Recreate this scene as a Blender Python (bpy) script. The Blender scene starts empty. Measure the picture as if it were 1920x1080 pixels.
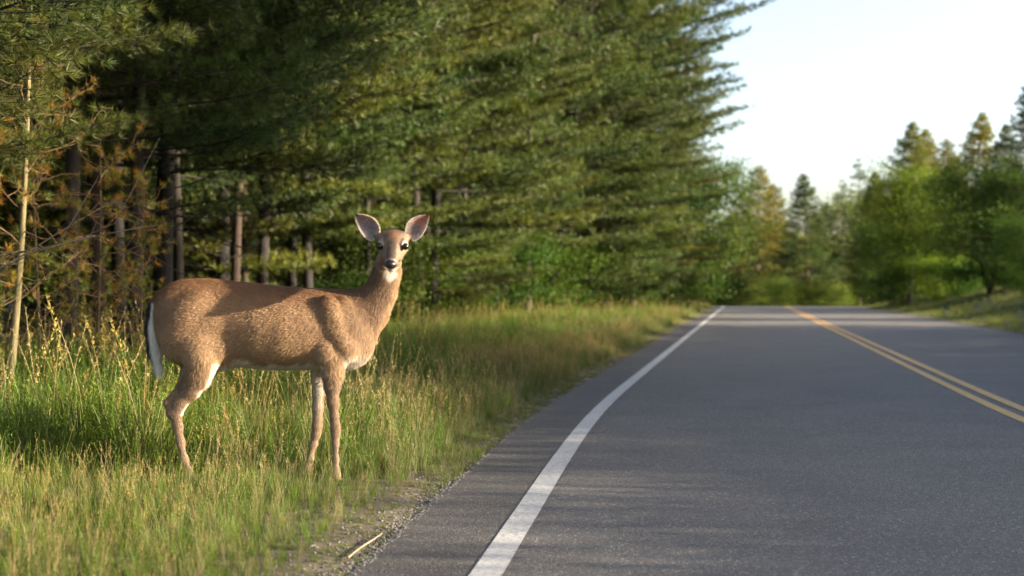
import bpy, math, random
import numpy as np
from mathutils import Vector

# ------------------------------------------------------------------ camera, light, exposure
R = math.radians
scene = bpy.context.scene
COL = scene.collection
cam_d = bpy.data.cameras.new('camera'); cam = bpy.data.objects.new('camera', cam_d); COL.objects.link(cam)
CAM_H = 0.98; FPX = 2667.0
cam.location = (0, 0, CAM_H); cam.rotation_euler = (R(90), 0, 0)
cam_d.lens = 50; cam_d.sensor_width = 36; cam_d.clip_start = 0.1; cam_d.clip_end = 2000
cam_d.dof.use_dof = True; cam_d.dof.focus_distance = 6.95; cam_d.dof.aperture_fstop = 2.3
scene.camera = cam

SUN_EL, SUN_AZ = 15.0, -8.0            # azimuth measured from +X towards +Y
world = bpy.data.worlds.new("World"); scene.world = world; world.use_nodes = True
wn = world.node_tree; bg = wn.nodes['Background']
sky = wn.nodes.new('ShaderNodeTexSky'); sky.sky_type = 'NISHITA'; sky.sun_disc = False
sky.sun_elevation = R(SUN_EL); sky.sun_rotation = R(90 - SUN_AZ)
sky.air_density = 0.75; sky.dust_density = 3.2; sky.ozone_density = 0.2
wn.links.new(sky.outputs[0], bg.inputs[0]); bg.inputs[1].default_value = 0.108
sun_d = bpy.data.lights.new('sun', 'SUN'); sun_d.energy = 5.0; sun_d.angle = R(0.8); sun_d.color = (1.0, 0.84, 0.62)
sun = bpy.data.objects.new('sun', sun_d); COL.objects.link(sun)
tosun = Vector((math.cos(R(SUN_EL))*math.cos(R(SUN_AZ)), math.cos(R(SUN_EL))*math.sin(R(SUN_AZ)), math.sin(R(SUN_EL))))
sun.rotation_euler = tosun.to_track_quat('Z', 'Y').to_euler(); sun.location = (30, -10, 12)
vs = scene.view_settings; vs.view_transform = 'Standard'; vs.look = 'None'; vs.exposure = 2.25; vs.gamma = 1; vs.use_curve_mapping = False
scene.cycles.max_bounces = 8; scene.cycles.diffuse_bounces = 4; scene.cycles.glossy_bounces = 2
scene.cycles.transmission_bounces = 6; scene.cycles.transparent_max_bounces = 8
scene.cycles.use_denoising = True
scene.cycles.sample_clamp_indirect = 6

rng = np.random.default_rng(7)
random.seed(7)

# ------------------------------------------------------------------ helpers
def mesh_np(name, V, T=None, Q=None, col=None, smooth=False, mats=(), midx=None):
    """mesh from numpy: V (n,3), T (t,3) triangles, Q (q,4) quads, col (n,3|4) point colours"""
    me = bpy.data.meshes.new(name)
    V = np.asarray(V, dtype=np.float32)
    T = np.zeros((0, 3), np.int32) if T is None else np.asarray(T, np.int32)
    Q = np.zeros((0, 4), np.int32) if Q is None else np.asarray(Q, np.int32)
    nl = T.size + Q.size; nf = len(T) + len(Q)
    me.vertices.add(len(V)); me.vertices.foreach_set('co', V.ravel())
    me.loops.add(nl); me.polygons.add(nf)
    me.loops.foreach_set('vertex_index', np.concatenate([T.ravel(), Q.ravel()]).astype(np.int32))
    st = np.concatenate([np.arange(len(T))*3, len(T)*3 + np.arange(len(Q))*4]).astype(np.int32)
    me.polygons.foreach_set('loop_start', st)
    me.polygons.foreach_set('use_smooth', np.full(nf, smooth, dtype=bool))
    for m in mats: me.materials.append(m)
    if midx is not None: me.polygons.foreach_set('material_index', np.asarray(midx, np.int32))
    me.update(calc_edges=True)
    if col is not None:
        a = me.color_attributes.new('Col', 'FLOAT_COLOR', 'POINT')
        c = np.ones((len(V), 4), np.float32); c[:, :col.shape[1]] = col
        a.data.foreach_set('color', c.ravel())
    me.validate()
    return me

def obj(name, me, parent=None, loc=None, rz=0, label=None, cat=None, group=None, kind=None, scale=None):
    o = bpy.data.objects.new(name, me); COL.objects.link(o)
    if parent: o.parent = parent
    if loc is not None: o.location = loc
    if rz: o.rotation_euler[2] = rz
    if scale is not None: o.scale = scale if hasattr(scale, '__len__') else (scale,)*3
    if label: o['label'] = label
    if cat: o['category'] = cat
    if group: o['group'] = group
    if kind: o['kind'] = kind
    return o

class MB:
    """collects vertices / faces / colours"""
    def __init__(s): s.V = []; s.T = []; s.Q = []; s.C = []; s.n = 0; s.mt = []; s.mq = []
    def add(s, V, T=None, Q=None, c=(1, 1, 1), m=0):
        V = np.asarray(V, float); n = len(V)
        if T is not None and len(T): s.T.append(np.asarray(T) + s.n); s.mt.append(np.full(len(T), m))
        if Q is not None and len(Q): s.Q.append(np.asarray(Q) + s.n); s.mq.append(np.full(len(Q), m))
        c = np.asarray(c, float)
        s.C.append(np.broadcast_to(c, (n, 3)) if c.ndim == 1 else c)
        s.V.append(V); s.n += n
    def mesh(s, name, mats, smooth=False):
        T = np.concatenate(s.T) if s.T else None; Q = np.concatenate(s.Q) if s.Q else None
        mi = np.concatenate(([np.concatenate(s.mt)] if s.mt else []) + ([np.concatenate(s.mq)] if s.mq else []))
        return mesh_np(name, np.concatenate(s.V), T, Q, np.concatenate(s.C), smooth, mats, mi)
    def tube(s, P, rad, k=6, c=(1, 1, 1), m=0, cap=True):
        P = np.asarray(P, float); n = len(P); rad = np.broadcast_to(rad, n)
        t = np.gradient(P, axis=0); t /= np.linalg.norm(t, axis=1)[:, None] + 1e-9
        ref = np.array([0, 0, 1.0]) if abs(t[0, 2]) < .8 else np.array([1.0, 0, 0])
        u = np.cross(t, ref); u /= np.linalg.norm(u, axis=1)[:, None] + 1e-9
        w = np.cross(t, u)
        a = np.linspace(0, 2*math.pi, k, endpoint=False)
        V = P[:, None] + rad[:, None, None]*(np.cos(a)[None, :, None]*u[:, None] + np.sin(a)[None, :, None]*w[:, None])
        V = V.reshape(-1, 3)
        i = np.arange(n-1)[:, None]*k; j = np.arange(k)[None]; j2 = (j+1) % k
        Q = np.stack([i+j, i+j2, i+k+j2, i+k+j], -1).reshape(-1, 4)
        T = None
        if cap:
            V = np.vstack([V, P[-1:]]); e = n*k
            T = np.stack([(n-1)*k+np.arange(k), (n-1)*k+(np.arange(k)+1) % k, np.full(k, e)], -1)
        s.add(V, T, Q, c, m)

def norm(v): return v/(np.linalg.norm(v, axis=-1, keepdims=True) + 1e-9)
def smooth01(t): t = np.clip(t, 0, 1); return t*t*(3-2*t)

def _h(ix, iy, s):
    v = np.sin(ix*127.1 + iy*311.7 + s*74.7)*43758.5453
    return v - np.floor(v)
def noise2(x, y, s=0):
    ix = np.floor(x); iy = np.floor(y); fx = smooth01(x-ix); fy = smooth01(y-iy)
    return ((_h(ix, iy, s)*(1-fx) + _h(ix+1, iy, s)*fx)*(1-fy) + (_h(ix, iy+1, s)*(1-fx) + _h(ix+1, iy+1, s)*fx)*fy)
def fbm(x, y, s=0, o=4):
    v = 0; a = .5
    for k in range(o): v = v + a*noise2(x*2**k, y*2**k, s+k); a *= .5
    return v

# ------------------------------------------------------------------ materials
def new_mat(name):
    m = bpy.data.materials.new(name); m.use_nodes = True; nt = m.node_tree
    b = nt.nodes['Principled BSDF']; return m, nt, b, nt.nodes['Material Output']
def N(nt, t, **kw):
    n = nt.nodes.new(t)
    for k, v in kw.items(): setattr(n, k, v)
    return n
def ramp(nt, fac, stops):
    r = N(nt, 'ShaderNodeValToRGB'); e = r.color_ramp.elements
    while len(e) < len(stops): e.new(.5)
    for q, (p, c) in zip(e, stops): q.position = p; q.color = (*c, 1) if len(c) == 3 else c
    nt.links.new(fac, r.inputs[0]); return r.outputs[0]
def noise_tex(nt, scale, detail=4, rough=.6, vec=None, coord='Object'):
    n = N(nt, 'ShaderNodeTexNoise'); n.inputs['Scale'].default_value = scale; n.inputs['Detail'].default_value = detail
    n.inputs['Roughness'].default_value = rough
    if vec is None:
        tc = N(nt, 'ShaderNodeTexCoord'); vec = tc.outputs[coord]
    nt.links.new(vec, n.inputs['Vector']); return n.outputs['Fac']
def mixc(nt, fac, a, b, mode='MIX'):
    m = N(nt, 'ShaderNodeMix', data_type='RGBA', blend_type=mode)
    L = nt.links
    if isinstance(fac, (int, float)): m.inputs[0].default_value = fac
    else: L.new(fac, m.inputs[0])
    for s, v in ((6, a), (7, b)):
        if isinstance(v, tuple): m.inputs[s].default_value = (*v, 1)
        else: L.new(v, m.inputs[s])
    return m.outputs[2]
def bump(nt, b, h, strength, dist):
    n = N(nt, 'ShaderNodeBump'); n.inputs['Strength'].default_value = strength; n.inputs['Distance'].default_value = dist
    nt.links.new(h, n.inputs['Height']); nt.links.new(n.outputs[0], b.inputs['Normal'])

def leaf_mat(name, trans=.4, rough=.55, tint_attr=None, objvar=True, spec=.3, transcol=(1.0, 1.0, .55)):
    """thin leaf / needle / blade: colour from the 'Col' attribute, part of the light goes through"""
    m, nt, b, out = new_mat(name); L = nt.links
    a = N(nt, 'ShaderNodeAttribute', attribute_name='Col'); c = a.outputs['Color']
    if tint_attr:
        t = N(nt, 'ShaderNodeAttribute', attribute_name=tint_attr, attribute_type='INSTANCER')
        c = mixc(nt, 1.0, c, t.outputs['Color'], 'MULTIPLY')
    if objvar:
        oi = N(nt, 'ShaderNodeObjectInfo'); c = mixc(nt, 1.0, c, oi.outputs['Color'], 'MULTIPLY')
    L.new(c, b.inputs['Base Color']); b.inputs['Roughness'].default_value = rough
    b.inputs['Specular IOR Level'].default_value = spec
    tr = N(nt, 'ShaderNodeBsdfTranslucent'); L.new(mixc(nt, 1.0, c, transcol, 'MULTIPLY'), tr.inputs[0])
    mx = N(nt, 'ShaderNodeMixShader'); mx.inputs[0].default_value = trans
    L.new(b.outputs[0], mx.inputs[1]); L.new(tr.outputs[0], mx.inputs[2]); L.new(mx.outputs[0], out.inputs[0])
    return m

M_needle = leaf_mat('pine_needles', .30, .5)
M_leaf = leaf_mat('broad_leaves', .42, .6, spec=.12)
M_grass = leaf_mat('grass_blades', .42, .5, tint_attr='tint', objvar=False)

def bark_mat(name, c0, c1, c2, sc=1.0):
    m, nt, b, out = new_mat(name)
    tc = N(nt, 'ShaderNodeTexCoord'); mp = N(nt, 'ShaderNodeMapping'); mp.inputs['Scale'].default_value = (1, 1, .22)
    nt.links.new(tc.outputs['Object'], mp.inputs[0])
    f = noise_tex(nt, 26*sc, 6, .7, mp.outputs[0]); g = noise_tex(nt, 3, 3, .6)
    c = ramp(nt, f, [(.32, c0), (.52, c1), (.72, c2)])
    c = mixc(nt, g, c, c1)
    oi = N(nt, 'ShaderNodeObjectInfo'); c = mixc(nt, 1.0, c, oi.outputs['Color'], 'MULTIPLY')
    nt.links.new(c, b.inputs['Base Color']); b.inputs['Roughness'].default_value = .9
    bump(nt, b, f, .9, .02); return m
M_bark = bark_mat('pine_bark', (.015, .011, .008), (.042, .031, .024), (.09, .068, .052))
M_bark_pale = bark_mat('pale_bark', (.14, .11, .07), (.27, .23, .14), (.42, .36, .25), 1.6)
M_twig, _nt, _b, _ = new_mat('dead_twig'); _b.inputs['Roughness'].default_value = .85
_nt.links.new(ramp(_nt, noise_tex(_nt, 30, 4), [(.3, (.09, .055, .028)), (.7, (.22, .13, .06))]), _b.inputs['Base Color'])

# ground under the grass
M_ground, nt, b, out = new_mat('forest_soil')
f1 = noise_tex(nt, .5, 5); f2 = noise_tex(nt, 9, 8, .7)
a = N(nt, 'ShaderNodeAttribute', attribute_name='Col')
c = mixc(nt, 1.0, a.outputs['Color'], ramp(nt, f2, [(.3, (.45, .45, .45)), (.5, (1, 1, 1)), (.7, (1.5, 1.45, 1.35))]), 'MULTIPLY')
c = mixc(nt, 1.0, c, ramp(nt, f1, [(.35, (.75, .75, .75)), (.65, (1.2, 1.2, 1.2))]), 'MULTIPLY')
nt.links.new(c, b.inputs['Base Color']); b.inputs['Roughness'].default_value = .95; bump(nt, b, f2, .8, .03)

# asphalt
M_asphalt, nt, b, out = new_mat('asphalt')
tc = N(nt, 'ShaderNodeTexCoord')
vo = N(nt, 'ShaderNodeTexVoronoi'); vo.inputs['Scale'].default_value = 130; nt.links.new(tc.outputs['Object'], vo.inputs[0])
g1 = noise_tex(nt, 210, 3, .7); g2 = noise_tex(nt, 1.1, 6, .65); g3 = noise_tex(nt, 34, 5, .75)
c = ramp(nt, g1, [(.30, (.040, .037, .035)), (.50, (.092, .086, .082)), (.64, (.15, .142, .134)), (.74, (.32, .305, .285))])
sp = ramp(nt, vo.outputs['Color'], [(.0, (.55, .55, .56)), (.6, (1.0, 1.0, 1.0)), (.80, (1.4, 1.38, 1.33)), (.92, (3.2, 3.1, 2.9))])
c = mixc(nt, 1.0, c, sp, 'MULTIPLY')
c = mixc(nt, 1.0, c, ramp(nt, g2, [(.3, (.82, .82, .84)), (.7, (1.15, 1.15, 1.15))]), 'MULTIPLY')
c = mixc(nt, 1.0, c, ramp(nt, g3, [(.3, (.8, .8, .8)), (.7, (1.2, 1.2, 1.2))]), 'MULTIPLY')
at = N(nt, 'ShaderNodeAttribute', attribute_name='Col'); c = mixc(nt, 1.0, c, at.outputs['Color'], 'MULTIPLY')
nt.links.new(c, b.inputs['Base Color']); b.inputs['Roughness'].default_value = .72; b.inputs['Specular IOR Level'].default_value = .45
ad = N(nt, 'ShaderNodeMath', operation='ADD'); nt.links.new(g1, ad.inputs[0]); nt.links.new(vo.outputs['Distance'], ad.inputs[1])
bump(nt, b, ad.outputs[0], .7, .006)

def paint_mat(name, colr, dark):
    m, nt, b, out = new_mat(name)
    tc = N(nt, 'ShaderNodeTexCoord'); mp = N(nt, 'ShaderNodeMapping'); mp.inputs['Scale'].default_value = (1, 2.6, 1)
    nt.links.new(tc.outputs['Object'], mp.inputs[0])
    f = noise_tex(nt, 38, 8, .82, mp.outputs[0]); g = noise_tex(nt, 2.2, 4)
    c = ramp(nt, g, [(.3, tuple(x*.86 for x in colr)), (.7, colr)])
    c = mixc(nt, ramp(nt, f, [(.41, (1, 1, 1)), (.50, (0, 0, 0))]), c, dark)
    c = mixc(nt, 1.0, c, ramp(nt, noise_tex(nt, 190, 3, .7), [(.3, (.78, .78, .78)), (.6, (1.05, 1.05, 1.05))]), 'MULTIPLY')
    nt.links.new(c, b.inputs['Base Color']); b.inputs['Roughness'].default_value = .6
    bump(nt, b, f, .6, .005); return m
M_white = paint_mat('white_road_paint', (.50, .50, .49), (.10, .10, .10))
M_yellow = paint_mat('yellow_road_paint', (.62, .34, .05), (.12, .09, .06))

# ------------------------------------------------------------------ road centre line and terrain
_ys = np.arange(-60, 420, .25)
_sl = .112 + .053*smooth01((_ys-7)/8) + .25*smooth01((_ys-95)/160)
_W = np.cumsum(_sl)*.25; _W = _W - np.interp(4.84, _ys, _W) - .09
def line_x(y): return np.interp(y, _ys, _W)              # white edge line, X as a function of Y
def line_s(y): return np.interp(y, _ys, _sl)
SH, LANE, RW = .47, 3.27, 3.62                              # shoulder, lane, right lane + shoulder
def off(y, d):                                              # point at perpendicular distance d right of the line
    s = line_s(y); k = 1/np.sqrt(1+s*s); return line_x(y) + d*k, y - d*s*k
def perp(X, Y):                                             # signed distance right of the white line
    s = line_s(Y); return (X - line_x(Y))/np.sqrt(1+s*s)
def drop(Y): t = np.maximum(Y-74, 0); return -np.minimum(t*t*.0016, 2.2) 
def terrain(X, Y):
    p = perp(X, Y); L = -SH - p; Rr = p - (LANE+RW)
    z = np.where(p < 0, 0, 0) + drop(Y)
    zl = np.where(L > 0, .012*smooth01(L/.25) + .02*np.minimum(L, 4)/4 + .012*np.maximum(L-4, 0), -.05)
    bank = 1.0*smooth01((Rr-.3)/5.5) + .015*np.maximum(Rr-6, 0)
    bank = bank*(.5+.5*smooth01((Y-20)/22))
    zr = np.where(Rr > 0, .012*smooth01(Rr/.25)+bank, -.05)
    inside = (L <= 0) & (Rr <= 0)
    n = (fbm(X*.7, Y*.7, 3)-.45)*.10*smooth01((np.maximum(L, Rr)-.3)/1.5)
    return z + np.where(inside, -.05, np.where(L > 0, zl, zr)) + n

def strip(name, d0, d1, z, mat, y0=-12, y1=170, nd=2, step=.5, wob=0., **kw):
    ys = np.arange(y0, y1, step); ds = np.linspace(d0, d1, nd)
    V = []; C = []
    for k, y in enumerate(ys):
        for q, d in enumerate(ds):
            e = wob*(fbm(np.array(y*3.), np.array(d*2.), 5)-.45)*2 if q in (0, nd-1) else 0
            x, yy = off(y, d+e); V.append((x, yy, z + float(drop(yy))))
            u = (d+SH)
            g = .66 if u < .405 else 1.0                      # the shoulder outside the line is a darker, newer strip
            C.append((g, g, g*1.0))
    n = len(ys); Q = [(k*nd+q, k*nd+q+1, (k+1)*nd+q+1, (k+1)*nd+q) for k in range(n-1) for q in range(nd-1)]
    return obj(name, mesh_np(name, V, None, Q, np.array(C), True, [mat]), **kw)

# ground sheet
gx = np.concatenate([np.linspace(-260, -30, 24)[:-1], np.linspace(-30, -8, 60)[:-1], np.linspace(-8, 24, 200)[:-1], np.linspace(24, 60, 60)[:-1], np.linspace(60, 300, 24)])
gy = np.concatenate([np.linspace(-60, 0, 30)[:-1], np.linspace(0, 20, 180)[:-1], np.linspace(20, 100, 220)[:-1], np.linspace(100, 420, 60)])
GX, GY = np.meshgrid(gx, gy); GZ = terrain(GX, GY)
p = perp(GX, GY); Lf = -SH-p; Rf = p-(LANE+RW)
soil = np.array([.075, .06, .035]); litter = np.array([.07, .045, .024]); dirt = np.array([.15, .125, .095]); green = np.array([.07, .085, .03])
def mixn(a, b, t): return a*(1-t[..., None]) + b*t[..., None]
gc = mixn(np.broadcast_to(dirt, GX.shape+(3,)), soil, smooth01((Lf-.0)/.15))
gc = mixn(gc, litter, smooth01((Lf-2.8)/1.5))
gc = np.where((Rf > 0)[..., None], mixn(np.broadcast_to(dirt*.8, GX.shape+(3,)), green, smooth01((Rf-.1)/.8)), gc)
nx = len(gx); ny = len(gy)
ii, jj = np.meshgrid(np.arange(nx-1), np.arange(ny-1)); i0 = (jj*nx+ii).ravel()
obj('ground', mesh_np('ground', np.stack([GX, GY, GZ], -1).reshape(-1, 3), None, np.stack([i0, i0+1, i0+nx+1, i0+nx], -1), gc.reshape(-1, 3), True, [M_ground]),
    kind='structure', label='grassy verge and forest floor on both sides of the road')
strip('road', -SH, LANE+RW, 0.0, M_asphalt, nd=24, wob=.02, kind='structure', label='grey asphalt two lane road running to a low crest')
strip('edge_line', -.056, .056, .004, M_white, nd=3, step=.25, wob=.003, kind='structure', label='solid white painted line along the left edge of the road')
strip('centre_line', LANE-.14, LANE-.04, .004, M_yellow, nd=3, wob=.003, kind='structure', label='left stripe of the double yellow centre line')
strip('centre_line', LANE+.06, LANE+.16, .004, M_yellow, nd=3, wob=.003, kind='structure', label='right stripe of the double yellow centre line')
#strip('edge_line', LANE+LANE-.02, LANE+LANE+.09, .004, M_white, nd=3, wob=.003, kind='structure', label='faint white line along the right edge of the road')

# ------------------------------------------------------------------ trees
def needles(mb, C, D, n, L, w, col, spread=.75, var=.25, m=0):
    """tufts of needles: n thin triangles at every centre C, fanning round direction D"""
    K = len(C); C = np.repeat(C, n, 0); D = np.repeat(D, n, 0); c = np.repeat(col, n, 0)
    d = norm(D*.8 + norm(rng.normal(size=(K*n, 3)))*spread); l = L*rng.uniform(.7, 1.15, (K*n, 1))
    s = norm(np.cross(d, rng.normal(size=(K*n, 3))))*w*.5
    V = np.stack([C-s, C+s, C+d*l], 1).reshape(-1, 3)
    c = c*rng.uniform(1-var, 1+var, (K*n, 1)); c = np.repeat(c, 3, 0)
    mb.add(V, np.arange(K*n*3).reshape(-1, 3), None, c, m)

GREENS = dict(pine=np.array([.042, .074, .016]), warm=np.array([.130, .130, .020]), brown=np.array([.16, .085, .03]))
def make_pine(seed, H, zb, rl, dbh, lod, lean=.02, shape=1.0, droop=.12, whorl=.55, bpw=5, dead=0.0, ztop_detail=99, openness=.0, low=1.0):
    """white pine: tapered trunk with limbs; crown of horizontal sprays of needles. returns (trunk mesh, crown mesh)"""
    r = np.random.default_rng(seed); T = MB(); Cn = MB()
    zz = np.linspace(0, H, 18); ph = r.uniform(0, 6.28)
    cx = lean*zz*math.cos(ph) + .05*np.sin(zz*.7+ph)*zz/H*2; cy = lean*zz*math.sin(ph) + .05*np.cos(zz*.6+ph)*zz/H*2
    rad = dbh/2*(1-zz/H)**.8 + .008; rad[0] *= 1.25
    T.tube(np.stack([cx, cy, zz], 1), rad, 9)
    z = zb*.45 if dead else zb
    while z < H-.15:
        f = (z-zb)/(H-zb)
        alive = f >= 0
        fc = min(max(f, 0), 1)
        env = (min(1, .55+fc*3.0))*(1-fc)**(.72*shape)*(low+(1-low)*min(1, fc/.45)) if alive else .6
        nb = bpw if alive else 2
        a0 = r.uniform(0, 6.28)
        for k in range(nb):
            if r.random() < openness*.5: continue
            a = a0 + k*6.283/nb + r.normal()*.25
            Lb = rl*env*r.uniform(.72, 1.15)
            if Lb < .12: continue
            zs = z + r.normal()*.12
            bx = np.interp(zs, zz, cx); by = np.interp(zs, zz, cy)
            up = (.25*fc+.06)*r.uniform(.4, 1.6) - droop*(1-fc) + (0 if alive else r.normal()*.35)
            n = 7; t = np.linspace(0, 1, n)
            bend = r.normal()*.12
            P = np.stack([bx + np.cos(a+bend*t)*Lb*t, by + np.sin(a+bend*t)*Lb*t, zs + Lb*(up*t + .16*t*t) + .02*np.sin(t*9+a)], 1)
            rb = (dbh*.11*(Lb/rl)+.003)*(1-t*.85)
            T.tube(P, rb, 4 if lod else 5)
            fine = (lod == 0 and zs < ztop_detail)
            step = .11 if fine else (.13 if lod <= 1 else .26)
            if not alive:                                   # dead branch: bare side twigs
                for s in np.arange(.25, 1, .16):
                    q = P[0] + (P[-1]-P[0])*s; q[2] = np.interp(s, t, P[:, 2])
                    aa = a + r.choice([-1, 1])*r.uniform(.4, 1.1); lt = Lb*.35*r.uniform(.5, 1)
                    Q = np.array([q, q+np.array([math.cos(aa), math.sin(aa), r.normal()*.35])*lt*.5, q+np.array([math.cos(aa+.3), math.sin(aa+.3), r.normal()*.5])*lt])
                    T.tube(Q, np.array([.005, .004, .002]), 3, m=0)
                continue
            ss = np.arange(.18+.25*(1-fc)*.6, 1.0, step/max(Lb, .3))
            cen = []; dirs = []
            side = 1
            hue = r.random()
            for s in ss:
                q = np.array([np.interp(s, t, P[:, k2]) for k2 in range(3)])
                for side in (-1, 1):
                    lt = Lb*.40*(1.05-s)*r.uniform(.6, 1.2) + .10
                    aa = a + bend*s + side*r.uniform(.6, 1.05); dz = r.normal()*.10 + .12
                    dr = np.array([math.cos(aa), math.sin(aa), dz])
                    m = max(2, int(lt/(.075 if fine else (.12 if lod <= 1 else .2)))+1)
                    u = np.linspace(.35, 1, m)[:, None]
                    cen.append(q + dr*lt*u + r.normal(size=(m, 3))*(np.array([.03, .03, .045]) if fine else np.array([.05, .05, .04]))); dirs.append(np.repeat(dr[None], m, 0) + np.array([0, 0, .35]))
                    if fine or (lod == 1 and lt > .3):
                        T.tube(np.array([q, q+dr*lt]), np.array([.004, .0018]) if fine else np.array([.007, .003]), 3, cap=False)
            cen.append(P[-1:]); dirs.append((P[-1:]-P[-2:-1])/max(Lb/n, .01))
            cen = np.concatenate(cen); dirs = norm(np.concatenate(dirs))
            base = GREENS['pine']*(1-.5*hue) + GREENS['warm']*.5*hue; base = base*r.uniform(.6, 1.25)
            col = base*(r.uniform(.75, 1.3, (len(cen), 1)))
            age = smooth01((.45 - np.linalg.norm(cen-np.array([bx, by, zs]), axis=1)/max(Lb, .2))*2)[:, None]
            col = col*(1-age*.35) + GREENS['brown']*age*.22
            if fine: needles(Cn, cen, dirs, 26, .095, .0042, col)
            elif lod == 0: needles(Cn, cen, dirs, 9, .12, .013, col)
            elif lod == 1: needles(Cn, cen, dirs, 12, .14, .015, col)
            else: needles(Cn, cen, dirs, 9, .24, .034, col)
        z += whorl*r.uniform(.75, 1.2)*(.62 if fc > .7 else 1)*(1 if alive else 1.3)
    return T.mesh('pine_trunk', [M_bark], True), Cn.mesh('pine_crown', [M_needle])

def make_sapling(seed, H, dbh, rl=.8, n=26, ntuft=30, L=.075):
    r = np.random.default_rng(seed); T = MB(); Cn = MB(); zz = np.linspace(0, H, 12)
    cx = .03*zz + .03*np.sin(zz*1.3+seed); cy = .03*np.cos(zz*1.1+seed)
    T.tube(np.stack([cx, cy, zz], 1), dbh/2*(1-zz/H*.85), 7)
    def twig(q, d, L_, rad, lev):
        m = 5; P = [q]
        for k in range(m): d = norm(d + r.normal(size=3)*.28 + np.array([0, 0, .06])); P.append(P[-1]+d*L_/m)
        P = np.array(P); T.tube(P, np.linspace(rad, rad*.4, m+1), 4, m=1)
        if lev: 
            for k in range(r.integers(2, 5)):
                i = r.integers(1, m+1); a = r.uniform(0, 6.28); twig(P[i], norm(d*.7 + np.array([math.cos(a), math.sin(a), r.normal()*.4])), L_*r.uniform(.3, .6), rad*.6, lev-1)
        if r.random() < .62:
            c = np.array([[.15, .155, .025]])*r.uniform(.7, 1.3) if r.random() < .7 else np.array([[.30, .17, .03]])*r.uniform(.7, 1.2)
            needles(Cn, P[-1:]-d*.015, d[None], ntuft, L, .0032, c, .8); needles(Cn, P[-2:-1], d[None], ntuft//2, L*.9, .003, c, .7)
    for k in range(n):
        z = H*(.22+.76*(k+r.random())/n); a = k*2.4+r.normal()*.4; q = np.array([np.interp(z, zz, cx), np.interp(z, zz, cy), z])
        twig(q, norm(np.array([math.cos(a), math.sin(a), r.uniform(-.1, .5)])), rl*(1.1-.6*z/H)*r.uniform(.5, 1.1), .0055, 2)
    return T.mesh('sapling_trunk', [M_bark_pale, M_twig], True), Cn.mesh('sapling_crown', [M_needle])

def leaf_faces(mb, C, size, col, r, flat=.5):
    K = len(C)
    nrm = norm(r.normal(size=(K, 3)) + np.array([0, 0, flat])); d = norm(np.cross(nrm, r.normal(size=(K, 3)))); s = np.cross(nrm, d)
    sz = size*r.uniform(.6, 1.3, (K, 1))
    V = np.stack([C-d*sz*.5, C+s*sz*.32, C+d*sz*.55, C-s*sz*.32], 1).reshape(-1, 3)
    mb.add(V, None, np.arange(K*4).reshape(-1, 4), np.repeat(col, 4, 0))

def make_broadleaf(seed, H, zb, rad, dbh, nleaf, size, colr, multi=1, squat=1.0):
    r = np.random.default_rng(seed); T = MB(); Cn = MB()
    ends = []
    for mstem in range(multi):
        ph = r.uniform(0, 6.28); ln = .03 if multi == 1 else .35
        top = H*.8
        zz = np.linspace(0, top, 10)
        P0 = np.stack([ln*zz*math.cos(ph) + .05*np.sin(zz+ph), ln*zz*math.sin(ph) + .05*np.cos(zz*1.2), zz], 1)
        T.tube(P0, dbh/2*(1-zz/top*.85), 8)
        nl = int(26/multi)+3
        for k in range(nl):
            f = (k+.5)/nl; zs = zb + (top-zb)*f
            q = np.array([np.interp(zs, zz, P0[:, i]) for i in range(3)]); a = k*2.4 + r.normal()*.4
            env = math.sin(math.pi*min(1, .18+f*.80))**.6
            Lb = rad*env*r.uniform(.7, 1.12)
            t = np.linspace(0, 1, 6)[:, None]; up = .25+.9*f
            P = q + np.array([math.cos(a), math.sin(a), 0])*Lb*t + np.array([0, 0, 1])*Lb*(up*t - .28*t*t)*squat
            T.tube(P, dbh*.16*(1-t[:, 0]*.85)+.003, 4)
            for s in np.arange(.3, 1.01, .1):
                base = q + (P[-1]-q)*s; base[2] = np.interp(s, t[:, 0], P[:, 2])
                for j in range(2):
                    e = base + r.normal(size=3)*np.array([.22, .22, .16])*rad*.75*(.5+.5*s)
                    ends.append(e)
    ends = np.array(ends); per = max(1, nleaf//len(ends))
    cs = rad*.13
    C = np.repeat(ends, per, 0) + r.normal(size=(len(ends)*per, 3))*np.array([cs, cs, cs*.6])
    cl = np.repeat(r.uniform(.65, 1.35, (len(ends), 1)), per, 0)
    col = np.asarray(colr)*cl*r.uniform(.8, 1.2, (len(C), 1))
    keep = C[:, 2] > .05
    leaf_faces(Cn, C[keep], size, col[keep], r)
    return T.mesh('tree_trunk', [M_bark], True), Cn.mesh('tree_crown', [M_leaf])

K = {}
K['near0'] = make_pine(11, 11, 1.45, 3.4, .15, 0, ztop_detail=3.8, dead=1, whorl=.42, bpw=6, droop=.06)
K['near1'] = make_pine(12, 12, 2.0, 3.0, .13, 0, ztop_detail=4.0, dead=1, whorl=.42, bpw=6, droop=.08)
K['young'] = make_sapling(13, 3.6, .062)
K['young1'] = make_sapling(14, 2.6, .035, .75, 24)
K['mid0'] = make_pine(21, 15, 2.1, 3.5, .18, 1, whorl=.72, bpw=6, openness=.25)
K['mid1'] = make_pine(22, 16, .9, 4.2, .24, 1, whorl=.52, bpw=7, droop=.24, openness=.15, shape=.75)
K['corner'] = make_pine(27, 23, 1.6, 6.6, .30, 1, whorl=.60, bpw=7, droop=.12, openness=.15, shape=.8, low=.42)
K['mid2'] = make_pine(23, 13, 3.0, 3.0, .15, 1, whorl=.7, bpw=6, openness=.3)
K['far0'] = make_pine(31, 15, 1.6, 4.6, .30, 2, whorl=.5, bpw=6)
K['far1'] = make_pine(32, 14, .6, 5.0, .28, 2, whorl=.42, bpw=7, shape=1.25, droop=.22)
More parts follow.
